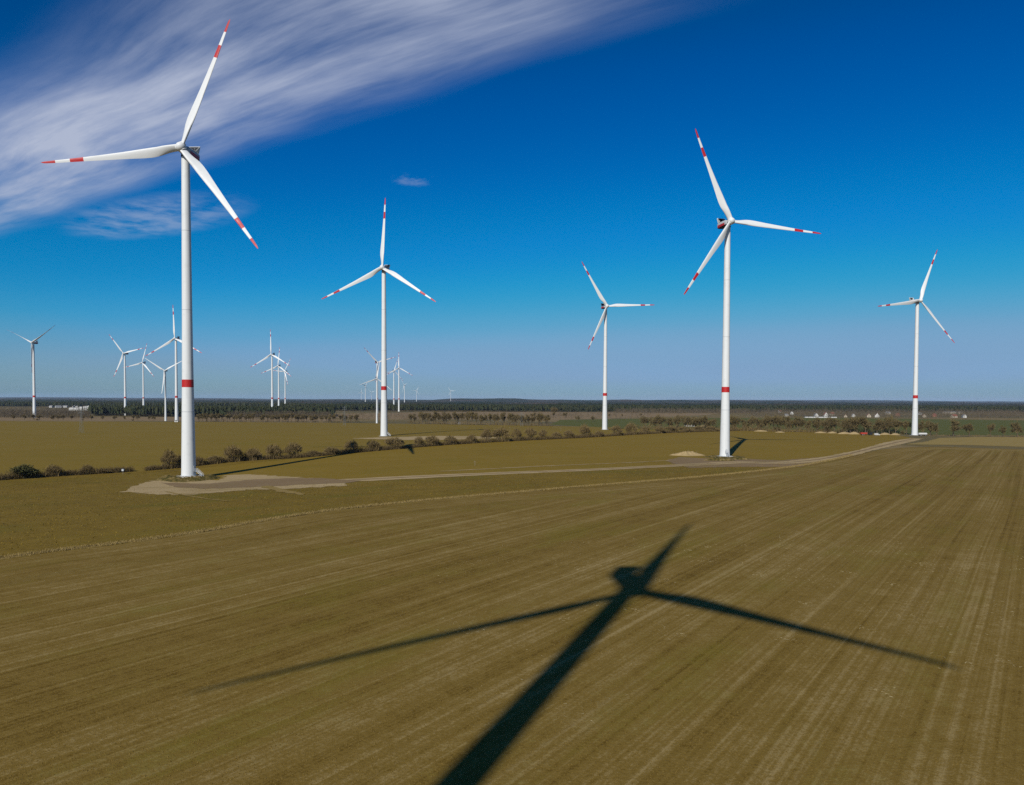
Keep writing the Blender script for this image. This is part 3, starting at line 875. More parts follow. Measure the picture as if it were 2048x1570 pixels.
def grow_tree(h, spread, seed, levels=4, trunk_frac=0.28, twig_w=0.09, ntw=6, up=0.55):
    """returns trunk mesh builder and crown (limbs + twigs) arrays"""
    rg = np.random.default_rng(seed)
    trunk = MB(); limbs = MB(); tips = []

    def br(p, d, ln, r_, lev):
        q = p + d * ln
        (trunk if lev == 0 else limbs).bar(p, q, r_, r_ * 0.68, 5 if lev == 0 else 3, False)
        if lev >= 2:
            tips.append((p, q, lev))
        if lev >= levels:
            return
        for k_ in range(int(rg.integers(3, 5)) if lev < 3 else 3):
            t = rg.uniform(0.45, 1.0) if lev else rg.uniform(0.75, 1.0)
            nd = d * rg.uniform(0.5, 0.9) + Vector(rg.normal(size=3)) * spread + Vector((0, 0, up * 0.35))
            nd.normalize()
            br(p.lerp(q, t), nd, ln * rg.uniform(0.55, 0.82) * (1.15 if lev == 0 else 1.0), r_ * 0.55, lev + 1)
        if lev == 0:
            nd = (d + Vector(rg.normal(size=3)) * 0.15).normalized(); br(q, nd, ln * 1.0, r_ * 0.66, 1)
    br(Vector((0, 0, -0.2)), Vector((rg.normal() * 0.05, rg.normal() * 0.05, 1)).normalized(), h * trunk_frac, h * 0.022 + 0.05, 0)
    P0, P1, W_ = [], [], []
    for p, q, lev in tips:
        for _ in range(ntw):
            s = p.lerp(q, float(rg.uniform(0.2, 1.0)))
            d = ((q - p).normalized() * 0.6 + Vector(rg.normal(size=3)) * 0.55 + Vector((0, 0, 0.25))).normalized()
            P0.append(s); P1.append(s + d * float(rg.uniform(0.06, 0.14)) * h); W_.append(twig_w * rg.uniform(0.6, 1.3))
    V1, F1 = sliver_arrays(np.array(P0), np.array(P1), np.array(W_))
    lv = np.array([tuple(v) for v in limbs.v]); lf = [tuple(f) for f in limbs.f]
    tv = np.array([tuple(v) for v in trunk.v]); tf = [tuple(f) for f in trunk.f]
    zmax = max(V1[:, 2].max(), lv[:, 2].max()); s = h / zmax
    fac = np.array([s, s, s])
    crown = pyd('crown', np.vstack([lv, V1]) * fac, lf + [tuple(f + len(lv)) for f in F1], M['twig'])
    tr = pyd('trunk', tv * fac, tf, M['bark'], True)
    return tr, crown


TREES = [grow_tree(10.0, 0.42 + 0.07 * (i % 3), 100 + i, 4, 0.20 + 0.04 * (i % 3), 0.11, 7, 0.8) for i in range(7)]
TALL = [grow_tree(10.0, 0.33, 200 + i, 4, 0.24, 0.11, 6, 1.1) for i in range(4)]


def bare_tree(label, xy, h, group, pool, width=1.0, cat='tree', name='bare_tree'):
    tr, cr = pool[random.randrange(len(pool))]
    root = link(name, None, None, P3(xy, -0.05)); tag(root, label, cat, group)
    s = h / 10.0
    root.rotation_euler[2] = random.uniform(0, 6.28); root.scale = (s * width, s * width, s)
    link('trunk', tr, root); link('crown', cr, root)
    return root


# shrubs of the hedgerow
def grow_shrub(seed):
    """a domed thicket of fine twigs on several stems, one unit high"""
    rg = np.random.default_rng(seed)
    stems = MB()
    lobes = [(0.0, 0.0, 0.56, 0.42)] + [(0.30 * math.cos(a), 0.30 * math.sin(a), rg.uniform(0.35, 0.55), rg.uniform(0.22, 0.34)) for a in rg.uniform(0, 6.28, 6)]
    P0, P1 = [], []
    for lx, ly, lz, lr in lobes:
        stems.bar((lx * 0.2, ly * 0.2, -0.05), (lx, ly, lz), 0.022, 0.010, 3, False)
        for _ in range(int(1500 * lr ** 1.5)):
            d = rg.normal(size=3); d /= np.linalg.norm(d); d[2] = abs(d[2]) * 0.9 + d[2] * 0.1
            r_ = lr * rg.uniform(0.25, 1.0) ** 0.5
            q = np.array([lx, ly, lz]) + d * r_
            out_ = d * 0.7 + np.array([0, 0, 0.6]) + rg.normal(size=3) * 0.35; out_ /= np.linalg.norm(out_)
            ln = rg.uniform(0.08, 0.2)
            P0.append(q - out_ * ln); P1.append(q)
    for _ in range(160):      # skirt
        a = rg.uniform(0, 6.28); r_ = 0.42 * math.sqrt(rg.uniform(0, 1))
        q = np.array([r_ * math.cos(a), r_ * math.sin(a), 0.0]); P0.append(q)
        P1.append(q + np.array([rg.normal() * 0.06, rg.normal() * 0.06, rg.uniform(0.15, 0.4)]))
    P0, P1 = np.array(P0), np.array(P1)
    V1, F1 = sliver_arrays(P0, P1, rg.uniform(0.010, 0.026, len(P0)))
    V1[:, 2] /= max(0.01, V1[:, 2].max())
    return stems.mesh('stems', M['bark']), pyd('twigs', V1, F1, M['shrub'])


SHRUBS = [grow_shrub(300 + i) for i in range(6)]
_gv = np.array([v.co[:] for v in SHRUBS[1][1].vertices])[::2]
GREEN = pyd('leaves', *sliver_arrays(_gv, _gv + rng.normal(size=_gv.shape) * 0.07, np.full(len(_gv), 0.05)), M['greenbush'])


def shrub(label, xy, h, wdt, leaf=None):
    st, tw = SHRUBS[random.randrange(len(SHRUBS))]
    root = link('shrub', None, None, P3(xy, -0.05)); tag(root, label, 'shrub', 'shrubs of the hedgerow')
    root.rotation_euler[2] = random.uniform(0, 6.28); root.scale = (wdt, wdt, h)
    link('stems', st, root); link('twigs', leaf or tw, root)
    return root


def hedge_at(px_):
    """a point a little behind the hedgerow's front edge below a pixel column"""
    xs = [p[0] for p in hedge_px]; ys = [p[1] for p in hedge_px]
    return G(px_, float(np.interp(px_, xs, ys)) - 0.4) + np.array([-0.6, 1.4])


SEEN = {}
special = {45: 'dark green rounded bush at the near end of the hedgerow', 105: 'spreading bare shrub next to the dark green rounded bush',
           338: 'tall brown shrub close beside the largest turbine tower', 362: 'shrub touching the largest turbine tower from behind',
           462: 'tallest bare shrub in the hedgerow past the largest tower', 585: 'broad bare shrub last of the four tall hedgerow shrubs',
           702: 'dark bare shrub where the largest tower shadow meets the hedgerow'}
for px_, hp, wp in ((45, 28, 40), (105, 22, 30), (135, 12, 30), (170, 16, 26), (205, 9, 30), (236, 9, 26), (300, 9, 26), (338, 34, 34), (362, 27, 34), (395, 20, 30), (430, 16, 34), (462, 38, 44), (505, 29, 36), (545, 31, 36), (585, 36, 46),
                    (625, 14, 30), (660, 16, 30), (702, 26, 32), (745, 25, 36), (790, 27, 40), (838, 18, 28), (866, 22, 34), (902, 20, 30), (945, 21, 26), (975, 26, 26), (1006, 28, 34), (1034, 26, 28), (1062, 22, 26), (1088, 25, 26), (1115, 16, 24),
                    (1140, 17, 24), (1170, 22, 26), (1200, 12, 24), (1235, 18, 24), (1265, 22, 28), (1292, 16, 24), (1320, 13, 24), (1345, 12, 24), (1372, 13, 24), (1400, 11, 22), (1425, 11, 22), (1470, 9, 20), (1495, 8, 20)):
    xy = hedge_at(px_); m_per = xy[1] / FOC
    zone = max(q for q in (0, 1, 2, 3) if px_ >= (-999, 379, 768, 1209)[q])
    cnt = SEEN[zone] = SEEN.get(zone, -1) + 1
    lab = special.get(px_, ORD[cnt] + ' hedgerow shrub, counted ' + ('from the dark green bush towards the largest tower', 'from the largest tower towards the hedgerow turbine',
                                                                    'from the hedgerow turbine towards the level-blade turbine', 'past the level-blade turbine towards the sand heap turbine')[zone])
    shrub(lab, xy + np.array([0, random.uniform(0.0, 2.0)]), hp * m_per * random.uniform(0.92, 1.35), wp * m_per * random.uniform(0.75, 1.25), GREEN if px_ == 45 else None)

# low scrub filling the hedgerow
L = dens(hedge_line, 0.10)
keep = np.ones(len(L), bool)
gap0, gap1 = G(262, 944), G(284, 943)
keep &= ~((L[:, 0] > gap0[0] - 0.1) & (L[:, 0] < gap1[0]))
keep &= L[:, 0] < G(1530, 860)[0]
L = L[keep]
base = np.repeat(L, 11, axis=0)
ln_noise = 0.6 + 0.4 * np.sin(base[:, 0] * 0.21) * np.sin(base[:, 0] * 0.083 + 1.0)
pos = base + np.column_stack([rng.normal(size=len(base)) * 0.6, rng.uniform(0.0, 4.2, len(base))])
z0 = hgt(pos[:, 0], pos[:, 1])
hh = rng.uniform(0.1, 1.0, len(base)) * (1.6 + 1.7 * ln_noise)
p0 = np.column_stack([pos, z0 + hh * rng.uniform(0, 0.55, len(base))])
p1 = p0 + np.column_stack([rng.normal(size=len(base)) * 0.42, rng.normal(size=len(base)) * 0.42, hh * 0.6 + 0.15])
Vh, Fh = sliver_arrays(p0, p1, rng.uniform(0.05, 0.16, len(base)))
tag(link('undergrowth', npmesh('undergrowth', Vh, Fh, M['scrub'])), 'dense dark brown scrub filling the hedgerow', 'undergrowth', kind='stuff')

hx = L[rng.integers(0, len(L), 1300)] + np.column_stack([rng.normal(size=1300) * 0.5, rng.uniform(0.6, 3.6, 1300)])
hh = rng.uniform(1.8, 3.9, 1300) * (0.8 + 0.5 * np.sin(hx[:, 0] * 0.16) * np.sin(hx[:, 0] * 0.047 + 2.0))


def ground_cover():
    # clods lying on the harrowed soil
    n = 120000
    d = rng.uniform(44, 250, n); a = rng.uniform(-0.72, 0.72, n)
    p = np.column_stack([np.tan(a) * d, d])
    fe = np.asarray(poly_field)
    p = p[inside(fe, p)]; n = len(p)
    sz = rng.uniform(0.04, 0.11, n)
    tet = np.array([(1, 0, -0.3), (-0.5, 0.87, -0.3), (-0.5, -0.87, -0.3), (0.1, 0.0, 0.75)])
    ra = rng.uniform(0, 6.28, n); c, q = np.cos(ra), np.sin(ra)
    T = np.repeat(tet[None], n, 0) * (sz[:, None, None] * rng.uniform(0.6, 1.4, (n, 4, 1)))
    Vv = np.stack([T[..., 0] * c[:, None] - T[..., 1] * q[:, None], T[..., 0] * q[:, None] + T[..., 1] * c[:, None], T[..., 2]], -1)
    Vv += np.column_stack([p, hgt(p[:, 0], p[:, 1]) + 0.10])[:, None, :]
    F_ = np.array([(0, 1, 3), (1, 2, 3), (2, 0, 3)])
    Ff = (np.arange(n)[:, None, None] * 4 + F_[None]).reshape(-1, 3)
    tag(link('soil_clods', npmesh('soil_clods', Vv.reshape(-1, 3), Ff, M['clod'])), 'loose clods scattered over the harrowed field', 'clods', kind='stuff')
    # straw left in drifts
    ctr = np.column_stack([rng.uniform(-10, 110, 90), rng.uniform(75, 170, 90)])
    p = np.repeat(ctr, 26, 0) + rng.normal(size=(90 * 26, 2)) * np.repeat(rng.uniform(0.6, 3.2, (90, 1)), 26, 0)
    p = p[inside(fe, p)]
    p0_ = np.column_stack([p, hgt(p[:, 0], p[:, 1]) + 0.14]); dr = rng.uniform(0, 6.28, len(p)); ln = rng.uniform(0.2, 0.5, len(p))
    Vs, Fs = sliver_arrays(p0_, p0_ + np.column_stack([np.cos(dr) * ln, np.sin(dr) * ln, rng.uniform(0, 0.08, len(p))]), rng.uniform(0.015, 0.035, len(p)))
    tag(link('straw', npmesh('straw', Vs, Fs, M['straw'])), 'pale straw left in small drifts on the field', 'straw', kind='stuff')
    # grass of the meadow and the verge
    pm = np.asarray(poly_meadow); lo, hi = pm.min(0), pm.max(0)
    p = np.column_stack([rng.uniform(max(lo[0], -260), hi[0], 150000), rng.uniform(lo[1], hi[1], 150000)])
    p = p[inside(pm, p)]
    cl_ = np.sin(p[:, 0] * 0.31 + np.sin(p[:, 1] * 0.23) * 2) * np.sin(p[:, 1] * 0.37 + np.sin(p[:, 0] * 0.17) * 2)
    p = p[rng.uniform(size=len(p)) < 0.35 + 0.5 * (cl_ > 0.1)]
    keep_ = dist_to(track_line[::3], p) > 5.5
    p = p[keep_ & (np.hypot(p[:, 0] + 141, p[:, 1] - 300) > 27)]
    v_ = field_edge[:int(len(field_edge) * 0.66)]
    vv_ = np.repeat(dens(v_, 0.06), 5, axis=0); vv_ = vv_ + rng.normal(size=vv_.shape) * 0.75 + (offset_line(v_, 1.6)[0] - v_[0])
    for nm, pts_, hr, wr_, mt, lb in (('meadow_grass', p, (0.12, 0.36), (0.08, 0.20), M['tuft'], 'clumps of dry grass over the rough meadow'), ('verge_grass', vv_, (0.2, 0.6), (0.04, 0.10), M['drygrass'], 'tall dry grass along the edge of the harrowed field')):
        n = len(pts_); z_ = hgt(pts_[:, 0], pts_[:, 1]) + 0.05
        b0 = np.column_stack([pts_, z_]); hgt_ = rng.uniform(*hr, n)
        Vg, Fg = sliver_arrays(b0, b0 + np.column_stack([rng.normal(size=(n, 2)) * 0.18, hgt_]), rng.uniform(*wr_, n))
        tag(link(nm, npmesh(nm, Vg, Fg, mt)), lb, 'grass', kind='stuff')


ground_cover()

# rows of bare trees
RG = 'bare trees in the row behind the crop field'
def row(pxs, label, group, pool, hr, wr, yfun, order=None):
    for i, p in enumerate(pxs):
        xy = G(p, yfun(p))
        bare_tree((ORD[i] + ' ' + order) if order and i < len(ORD) else label, xy + rng.normal(size=2) * (0.8, 3.0), random.uniform(*hr), group, pool, random.uniform(*wr))


def jit(a, b, step, j=0.35):
    o_ = []; v = a
    while v < b:
        o_.append(v + random.uniform(-j, j) * step); v += step * random.uniform(0.8, 1.25)
    return o_


# the row beyond the olive field (individual trees)
row(jit(1286, 1425, 7.5), 'bare tree in the dense row between the level-blade turbine and the sand heap turbine', 'bare trees between two big turbines', TREES, (15, 20), (0.75, 1.05), lambda p: 857 + (p - 1290) * 0.03, order='bare tree of the dense row, counted from the level-blade turbine')
row(jit(1460, 1672, 8.5), 'bare tree in the row behind the olive field beside the sand heap turbine', 'bare trees behind the olive field', TREES, (16, 22), (0.7, 1.0), lambda p: 861 + (p - 1460) * 0.022)
row(jit(1680, 1800, 9.5), 'bare tree in the row behind the parked machines', 'bare trees behind the machines', TREES, (16, 22), (0.7, 1.0), lambda p: 866.5 + (p - 1684) * 0.02, order='tall bare tree behind the machines, counted towards the farthest big turbine')
for p, y, h, wdt, lab in ((1813, 869, 14, 0.75, 'dark slim tree touching the farthest big turbine tower'), (1846, 870, 14, 0.9, 'bare tree just past the farthest big turbine tower beside the white tank'),
                          (1861, 870, 15, 1.0, 'full bare tree past the white tank, first of a pair'), (1873, 871, 13, 0.85, 'bare tree past the white tank, second of a pair'),
                          (1907, 872, 17, 1.05, 'tall lone bare tree in front of the green field'), (1938, 873, 12, 0.9, 'small bare tree after the tall lone tree by the green field'),
                          (1980, 873, 12, 0.8, 'slim bare tree in a gap of the green field row'), (2006, 874, 10, 0.8, 'lowest bare tree in the green field row'),
                          (2035, 874, 15, 1.1, 'broad bare tree at the frame edge by the green field')):
    bare_tree(lab, G(p, y), h * 1.2, 'bare trees along the green field', TREES, wdt)
# avenue beyond the hedgerow turbine
row(jit(822, 1096, 7.0), 'bare roadside tree in the avenue behind the hedgerow turbine', 'avenue trees behind the hedgerow turbine', TALL + TREES[:3], (17, 22), (0.7, 0.95), lambda p: 847 + (p - 822) * 0.018)
row(jit(396, 720, 6.0), 'low bare tree in the long brown row below the pine wood', 'low tree row below the pine wood', TALL + TREES[:3], (12, 16), (0.75, 1.0), lambda p: 843.2 + (p - 396) * 0.006)
row(jit(-10, 320, 17.0), 'small lone bare tree on the pale strip below the pine wood', 'lone trees on the pale strip', TREES, (8, 11), (0.8, 1.1), lambda p: 840.3 + p * 0.003, order='small lone tree on the pale strip, counted towards the largest tower')
row(jit(1110, 1290, 22.0), 'scattered bare tree on the fallow ground near the level-blade turbine', 'scattered trees on the fallow ground', TREES, (9, 14), (0.9, 1.2), lambda p: 833 + random.uniform(0, 12), order='scattered tree on the fallow ground, counted past the level-blade turbine')
bare_tree('big rounded bare tree in front of the pine forest', G(1110, 831), 24, 'scattered trees on the fallow ground', TREES, 1.2)

# ------------------------------------------------------------------ woods as masses
def conifers(xy, h, mat, name, label, conical=True):
    n = len(xy); k_ = 6
    rings = [(0.30, 0.62), (0.55, 1.0), (0.80, 0.66), (0.94, 0.30)] if conical else [(0.18, 0.55), (0.45, 1.0), (0.75, 0.95), (0.93, 0.5)]
    z = hgt(xy[:, 0], xy[:, 1]); rad = h * (0.17 if conical else 0.24) * rng.uniform(0.8, 1.25, n)
    Vs = []
    for zf, rf in rings:
        a = np.arange(k_) * 2 * np.pi / k_ + rng.uniform(0, 6.28, (n, 1))
        rr = rad[:, None] * rf * rng.uniform(0.65, 1.3, (n, k_))
        zz = z[:, None] + h[:, None] * (zf + rng.normal(size=(n, k_)) * 0.05)
        Vs.append(np.stack([xy[:, :1] + rr * np.cos(a), xy[:, 1:] + rr * np.sin(a), zz], -1))
    top = np.stack([xy[:, 0] + rng.normal(size=n) * 0.4, xy[:, 1] + rng.normal(size=n) * 0.4, z + h], -1)[:, None, :]
    Vv = np.concatenate(Vs + [top], 1)
    m_ = len(rings) * k_ + 1
    tri = []
    for j in range(len(rings) - 1):
        for i in range(k_):
            a_, b_, c_, d_ = j * k_ + i, j * k_ + (i + 1) % k_, (j + 1) * k_ + (i + 1) % k_, (j + 1) * k_ + i
            tri += [(a_, b_, c_), (a_, c_, d_)]
    for i in range(k_):
        tri.append(((len(rings) - 1) * k_ + i, (len(rings) - 1) * k_ + (i + 1) % k_, m_ - 1))
    # trunk: a three-sided stem
    tri = np.array(tri)
    Ff = (np.arange(n)[:, None, None] * m_ + tri[None]).reshape(-1, 3)
    o = link(name, npmesh(name, Vv.reshape(-1, 3), Ff, mat))
    tag(o, label, 'forest', kind='stuff')
    return o


def twigwood(xy, h, name, label, per=26, mat=None, wdt=(0.15, 0.45)):
    n = len(xy); z = hgt(xy[:, 0], xy[:, 1])
    c = np.repeat(np.column_stack([xy, z]), per, axis=0); H_ = np.repeat(h, per)
    u = rng.uniform(0.12, 0.85, len(c)); r_ = H_ * 0.30 * np.sqrt(rng.uniform(0, 1, len(c))) * np.sin(np.clip(u * 1.15, 0.1, 1) * np.pi) ** 0.6
    a = rng.uniform(0, 6.28, len(c))
    q0 = c + np.column_stack([r_ * np.cos(a), r_ * np.sin(a), H_ * u])
    q1 = q0 + np.column_stack([np.cos(a) * H_ * 0.07, np.sin(a) * H_ * 0.07, H_ * 0.16]) + rng.normal(size=(len(c), 3)) * 0.4
    t0 = np.column_stack([xy, z]); t1_ = t0 + np.column_stack([rng.normal(size=(n, 2)) * 0.3, h * 0.6])
    Vt, Ft = sliver_arrays(np.vstack([q0, t0]), np.vstack([q1, t1_]), np.concatenate([rng.uniform(*wdt, len(c)), np.full(n, 0.4)]))
    return tag(link(name, npmesh(name, Vt, Ft, mat or M['woodcrown'])), label, 'woods', kind='stuff')


twigwood(hx, hh, 'hedge_thicket', 'brown thicket closing the gaps of the hedgerow', 48, M['shrub'], (0.04, 0.11))


def scatter_px(n, x0, x1, d0, d1):
    """points between two pixel columns and two distances"""
    d = np.sqrt(rng.uniform(d0 ** 2, d1 ** 2, n)); p = rng.uniform(x0, x1, n)
    return np.column_stack([(p - CX) / FOC * d, d])


xy = scatter_px(3800, 178, 668, 1480, 1760)
xy = xy[xy[:, 1] > 1490 + 60 * np.sin(xy[:, 0] * 0.012) + 20 * np.sin(xy[:, 0] * 0.05)]
conifers(xy, rng.uniform(15, 23, len(xy)), M['pine'], 'pine_wood', 'dark green pine wood behind the brown strip')
xy = scatter_px(500, 455, 660, 1440, 1500)
twigwood(xy, rng.uniform(9, 16, len(xy)), 'bare_wood', 'brown bare trees at the edge of the pine wood')
xy = scatter_px(900, -60, 180, 1290, 1500)
twigwood(xy, rng.uniform(10, 16, len(xy)), 'bare_wood', 'brown bare woodland around the lone distant turbine')
xy = scatter_px(900, -60, 330, 1700, 2150)
twigwood(xy, rng.uniform(9, 15, len(xy)), 'bare_wood', 'brown bare woodland in front of the white factory', 18)
# front edge of the great forest
xy = np.vstack([scatter_px(5200, 560, 1520, 2250, 2620), scatter_px(4200, 1480, 2200, 2500, 2900), scatter_px(3500, -120, 600, 2900, 3400)])
conifers(xy, rng.uniform(16, 24, len(xy)), M['pine'], 'pine_forest', 'dark pine forest stretching along the horizon')
xy = np.vstack([scatter_px(900, 1230, 1500, 2050, 2250), scatter_px(1900, 1470, 2200, 1850, 2480), scatter_px(500, 1960, 2200, 1600, 1850)])
twigwood(xy, rng.uniform(10, 18, len(xy)), 'bare_wood', 'brown bare woodland around the village', 20)
xy = np.vstack([scatter_px(420, 1500, 1720, 1660, 1850), scatter_px(480, 1680, 1960, 1590, 1850)])
twigwood(xy, rng.uniform(7, 13, len(xy)), 'garden_trees', 'bare garden trees between the village houses', 20)
xy = scatter_px(240, 1100, 1300, 1350, 1900)
twigwood(xy, rng.uniform(5, 11, len(xy)), 'scrub_trees', 'thin brown scrub on the fallow ground', 16)
xy = scatter_px(350, 660, 1000, 1250, 1750)
twigwood(xy, rng.uniform(5, 11, len(xy)), 'scrub_trees', 'thin brown scrub behind the avenue', 16)
def brush_line(pxs, yfun, n, h, name, label):
    q = np.array([G(p, yfun(p)) for p in np.linspace(*pxs, 60)])
    pick = rng.uniform(0, len(q) - 1.001, n); i0 = pick.astype(int); f = (pick - i0)[:, None]
    pt = q[i0] * (1 - f) + q[i0 + 1] * f + rng.normal(size=(n, 2)) * (1.0, 2.5)
    twigwood(pt, rng.uniform(*h, n), name, label, 14, M['shrub'], (0.08, 0.22))


brush_line((1270, 1800), lambda p: 858 + (p - 1290) * 0.02, 950, (2.0, 9.0), 'brushwood', 'low brushwood along the row of bare trees')
brush_line((1850, 2080), lambda p: 871.5 + (p - 1850) * 0.014, 90, (1.0, 3.0), 'brushwood', 'thin brushwood along the edge of the green field')
brush_line((815, 1100), lambda p: 847 + (p - 822) * 0.018, 520, (2.0, 9.0), 'brushwood', 'brushwood below the avenue trees')
brush_line((392, 720), lambda p: 843.2 + (p - 396) * 0.006, 330, (2.0, 7.0), 'brushwood', 'brushwood below the long brown tree row')
# canopy of the forest behind its edge
na, nr = 420, 170
ang = np.linspace(-0.80, 0.80, na); rad = 2500 * (15000 / 2500) ** np.linspace(0, 1, nr)
AA, RR_ = np.meshgrid(ang, rad)
cxx = np.tan(AA) * RR_; cyy = RR_
px_col = CX + FOC * np.tan(AA)
front = np.interp(px_col, [-200, 560, 640, 1480, 1540, 2300], [3300, 3300, 2560, 2560, 2850, 2850])
rough_ = rng.normal(size=AA.shape) * 2.2
zz = hgt(cxx, cyy) + 17.0 + rough_ + 3.0 * np.sin(cxx * 0.004) * np.sin(cyy * 0.0031)
glade = np.sin(cxx * 0.0021 + 1.3) * np.sin(cyy * 0.0017 + 0.4 + cxx * 0.0006)
zz = np.where((glade > 0.80) & (RR_ < 9000), hgt(cxx, cyy) - 2.0, zz)
zz = np.where(RR_ < front, hgt(cxx, cyy) - 3.0, zz)
Vc = np.stack([cxx, cyy, zz], -1).reshape(-1, 3)
ii, jj = np.meshgrid(np.arange(na - 1), np.arange(nr - 1)); a0 = (jj * na + ii).ravel()
tag(link('forest_canopy', npmesh('forest_canopy', Vc, np.stack([a0, a0 + 1, a0 + na + 1, a0 + na], -1), M['canopy'])), 'unbroken canopy of the great forest towards the horizon', 'forest', kind='stuff')


# low wooded hills on the horizon
def hills(name, label, d, width, fun, n=260, a0_=-0.85, a1_=0.85):
    t = np.linspace(a0_, a1_, n); vs, fs = [], []
    for a in t:
        h_ = fun(CX + FOC * math.tan(a))
        for q, (dd, hf) in enumerate(((-width, 0.0), (-width * 0.5, 0.55), (0, 1.0), (width * 0.6, 0.6), (width * 1.2, 0.0))):
            vs.append((math.tan(a) * (d + dd), d + dd, -5.5 + h_ * hf + (rng.normal() * 0.8 if hf else -1)))
    for i in range(n - 1):
        for q in range(4):
            fs.append((i * 5 + q, (i + 1) * 5 + q, (i + 1) * 5 + q + 1, i * 5 + q + 1))
    tag(link(name, pyd(name, vs, fs, M['canopy'])), label, kind='structure')


hills('hills', 'low wooded ridge rising behind the forest', 9500, 2200, lambda p: 30 + 26 * math.exp(-((p - 1010) / 210) ** 2) + 18 * math.exp(-((p - 1420) / 160) ** 2) + 6 * math.sin(p * 0.021) + 4 * math.sin(p * 0.057))
hills('hills', 'farthest blue wooded ridge on the horizon', 19000, 5000, lambda p: 52 + 12 * math.sin(p * 0.0043 + 1.0) + 5 * math.sin(p * 0.019) + 8 * math.exp(-((p - 1700) / 300) ** 2))


# ------------------------------------------------------------------ buildings
def house(label, xy, ln, wd, wh, rh, rot, wall, roof, group, wins=2, name='house', cat='house'):
    root = link(name, None, None, P3(xy)); tag(root, label, cat, group); root.rotation_euler[2] = rot
    a, b = ln / 2, wd / 2
    mb = MB().box((-a, -b, -0.3), (a, b, wh))
    if rh > 0.6:
        for s in (-1, 1):
            mb.add([(s * a, -b, wh), (s * a, b, wh), (s * a, 0, wh + rh - 0.05)], [(0, 1, 2) if s > 0 else (2, 1, 0)])
    link('wall', mb.mesh('wall', wall), root)
    e = 0.35; t = 0.18
    sl = rh / b
    rf = MB()
    for s in (-1, 1):
        y0, y1 = s * (b + e), 0.0
        z0_, z1_ = wh - sl * e + 0.03, wh + rh + 0.03
        v = [(-a - e, y0, z0_), (a + e, y0, z0_), (a + e, y1, z1_), (-a - e, y1, z1_)]
        v2 = [(p[0], p[1], p[2] + t) for p in v]
        rf.add(v + v2, [(0, 1, 2, 3), (7, 6, 5, 4), (0, 4, 5, 1), (1, 5, 6, 2), (2, 6, 7, 3), (3, 7, 4, 0)])
    ro = link('roof', rf.mesh('roof', roof), root)
    if rh > 2 and ln < 20:
        link('chimney', MB().box((a * 0.3, -0.35, wh + rh * 0.5), (a * 0.3 + 0.7, 0.35, wh + rh + 0.9)).mesh('chimney', M['wall_b']), ro)
    for side in (-1, 1):
        for i in range(wins):
            x = -a + (i + 0.5 + 0.15) * ln / (wins + 0.3)
            wn = MB().box((x - 0.55, side * b - 0.04, 0.9), (x + 0.55, side * b + 0.04, 2.2)).mesh('window', M['glass'])
            link('window', wn, root)
    return root


VG = 'village houses'
vill = ((1560, 824, 9, 8, 4, 4, 0.3, 'wall_w', 'roof_r', 'white house highest among the village trees'), (1573, 831, 9, 7, 3, 3, -0.2, 'wall_w', 'roof_g', 'low white house with grey roof near the long white wall'),
        (1583, 827.5, 8, 9, 4, 5, 1.4, 'wall_w', 'roof_g', 'white gabled house before the long white wall'), (1632, 832, 8, 9, 4, 5, 1.5, 'wall_w', 'roof_g', 'white gabled house behind the long white wall'),
        (1651, 831.5, 8, 10, 4.5, 6, 1.55, 'wall_w', 'roof_r', 'taller white gable behind the long white wall'), (1664, 829, 11, 8, 4, 4, 0.2, 'wall_c', 'roof_r', 'cream house with red roof behind the long white wall'),
        (1691, 833, 8, 7, 3, 4, 1.2, 'wall_c', 'roof_r', 'small cream house past the long white wall'), (1706, 832.5, 8, 8, 4, 4, 1.5, 'wall_w', 'roof_g', 'white gabled cottage past the long white wall'),
        (1737, 833, 10, 9, 4, 5, 1.3, 'wall_c', 'roof_r', 'cream steep-gabled house in the village middle'), (1754, 833, 8, 10, 4, 6, 1.2, 'wall_w', 'roof_r', 'house with a bright steep white gable'),
        (1775, 827, 14, 9, 4, 4, 0.1, 'wall_c', 'roof_g', 'wide cream house behind the steep white gable'), (1795, 831, 10, 8, 4, 4, 0.5, 'wall_b', 'roof_r', 'red brick house near the farthest big turbine tower'),
        (1838, 828.5, 11, 8, 4, 3.5, 0.1, 'wall_w', 'roof_g', 'white house just past the farthest big turbine tower'), (1848, 833, 9, 8, 3.5, 4, 1.2, 'wall_c', 'roof_r', 'cream cottage past the farthest big turbine tower'),
        (1868, 832, 10, 8, 4, 4, 0.4, 'wall_b', 'roof_r', 'brick house in the line past the farthest turbine'), (1908, 834, 12, 8, 4, 4, 0.2, 'wall_c', 'roof_r', 'long cream house near the green field'),
        (1928, 834, 8, 8, 4, 5, 1.4, 'wall_w', 'roof_g', 'last white house of the village by the green field'))
for a, b, ln, wd, wh, rh, ro, wm, rm, lab in vill:
    house(lab, G(a, b + 1.5), ln, wd, wh, rh, ro, M[wm], M[rm], VG)
house('long low white-walled shed in front of the village', G(1641, 835.5), 72, 7, 2.3, 0.4, -0.02, M['wall_w'], M['roof_g'], 'village sheds', 6, 'long_shed', 'shed')
house('long pale barn beyond the last village houses', G(1905, 827), 60, 12, 4, 2.5, 0.05, M['wall_c'], M['roof_g'], 'village sheds', 4, 'barn', 'barn')
house('long white low shed between trees beside the sand heap turbine', G(1380, 853), 15, 4, 2.0, 0.4, 0.0, M['wall_w'], M['roof_g'], 'field sheds', 3, 'long_shed', 'shed')
heap('sand_heap', 'pale sand heap next to the white shed among the trees', G(1408, 853), 8, 3, 1.9, M['sand'], 0, 0, 0.2, 'heap', 22, 50)
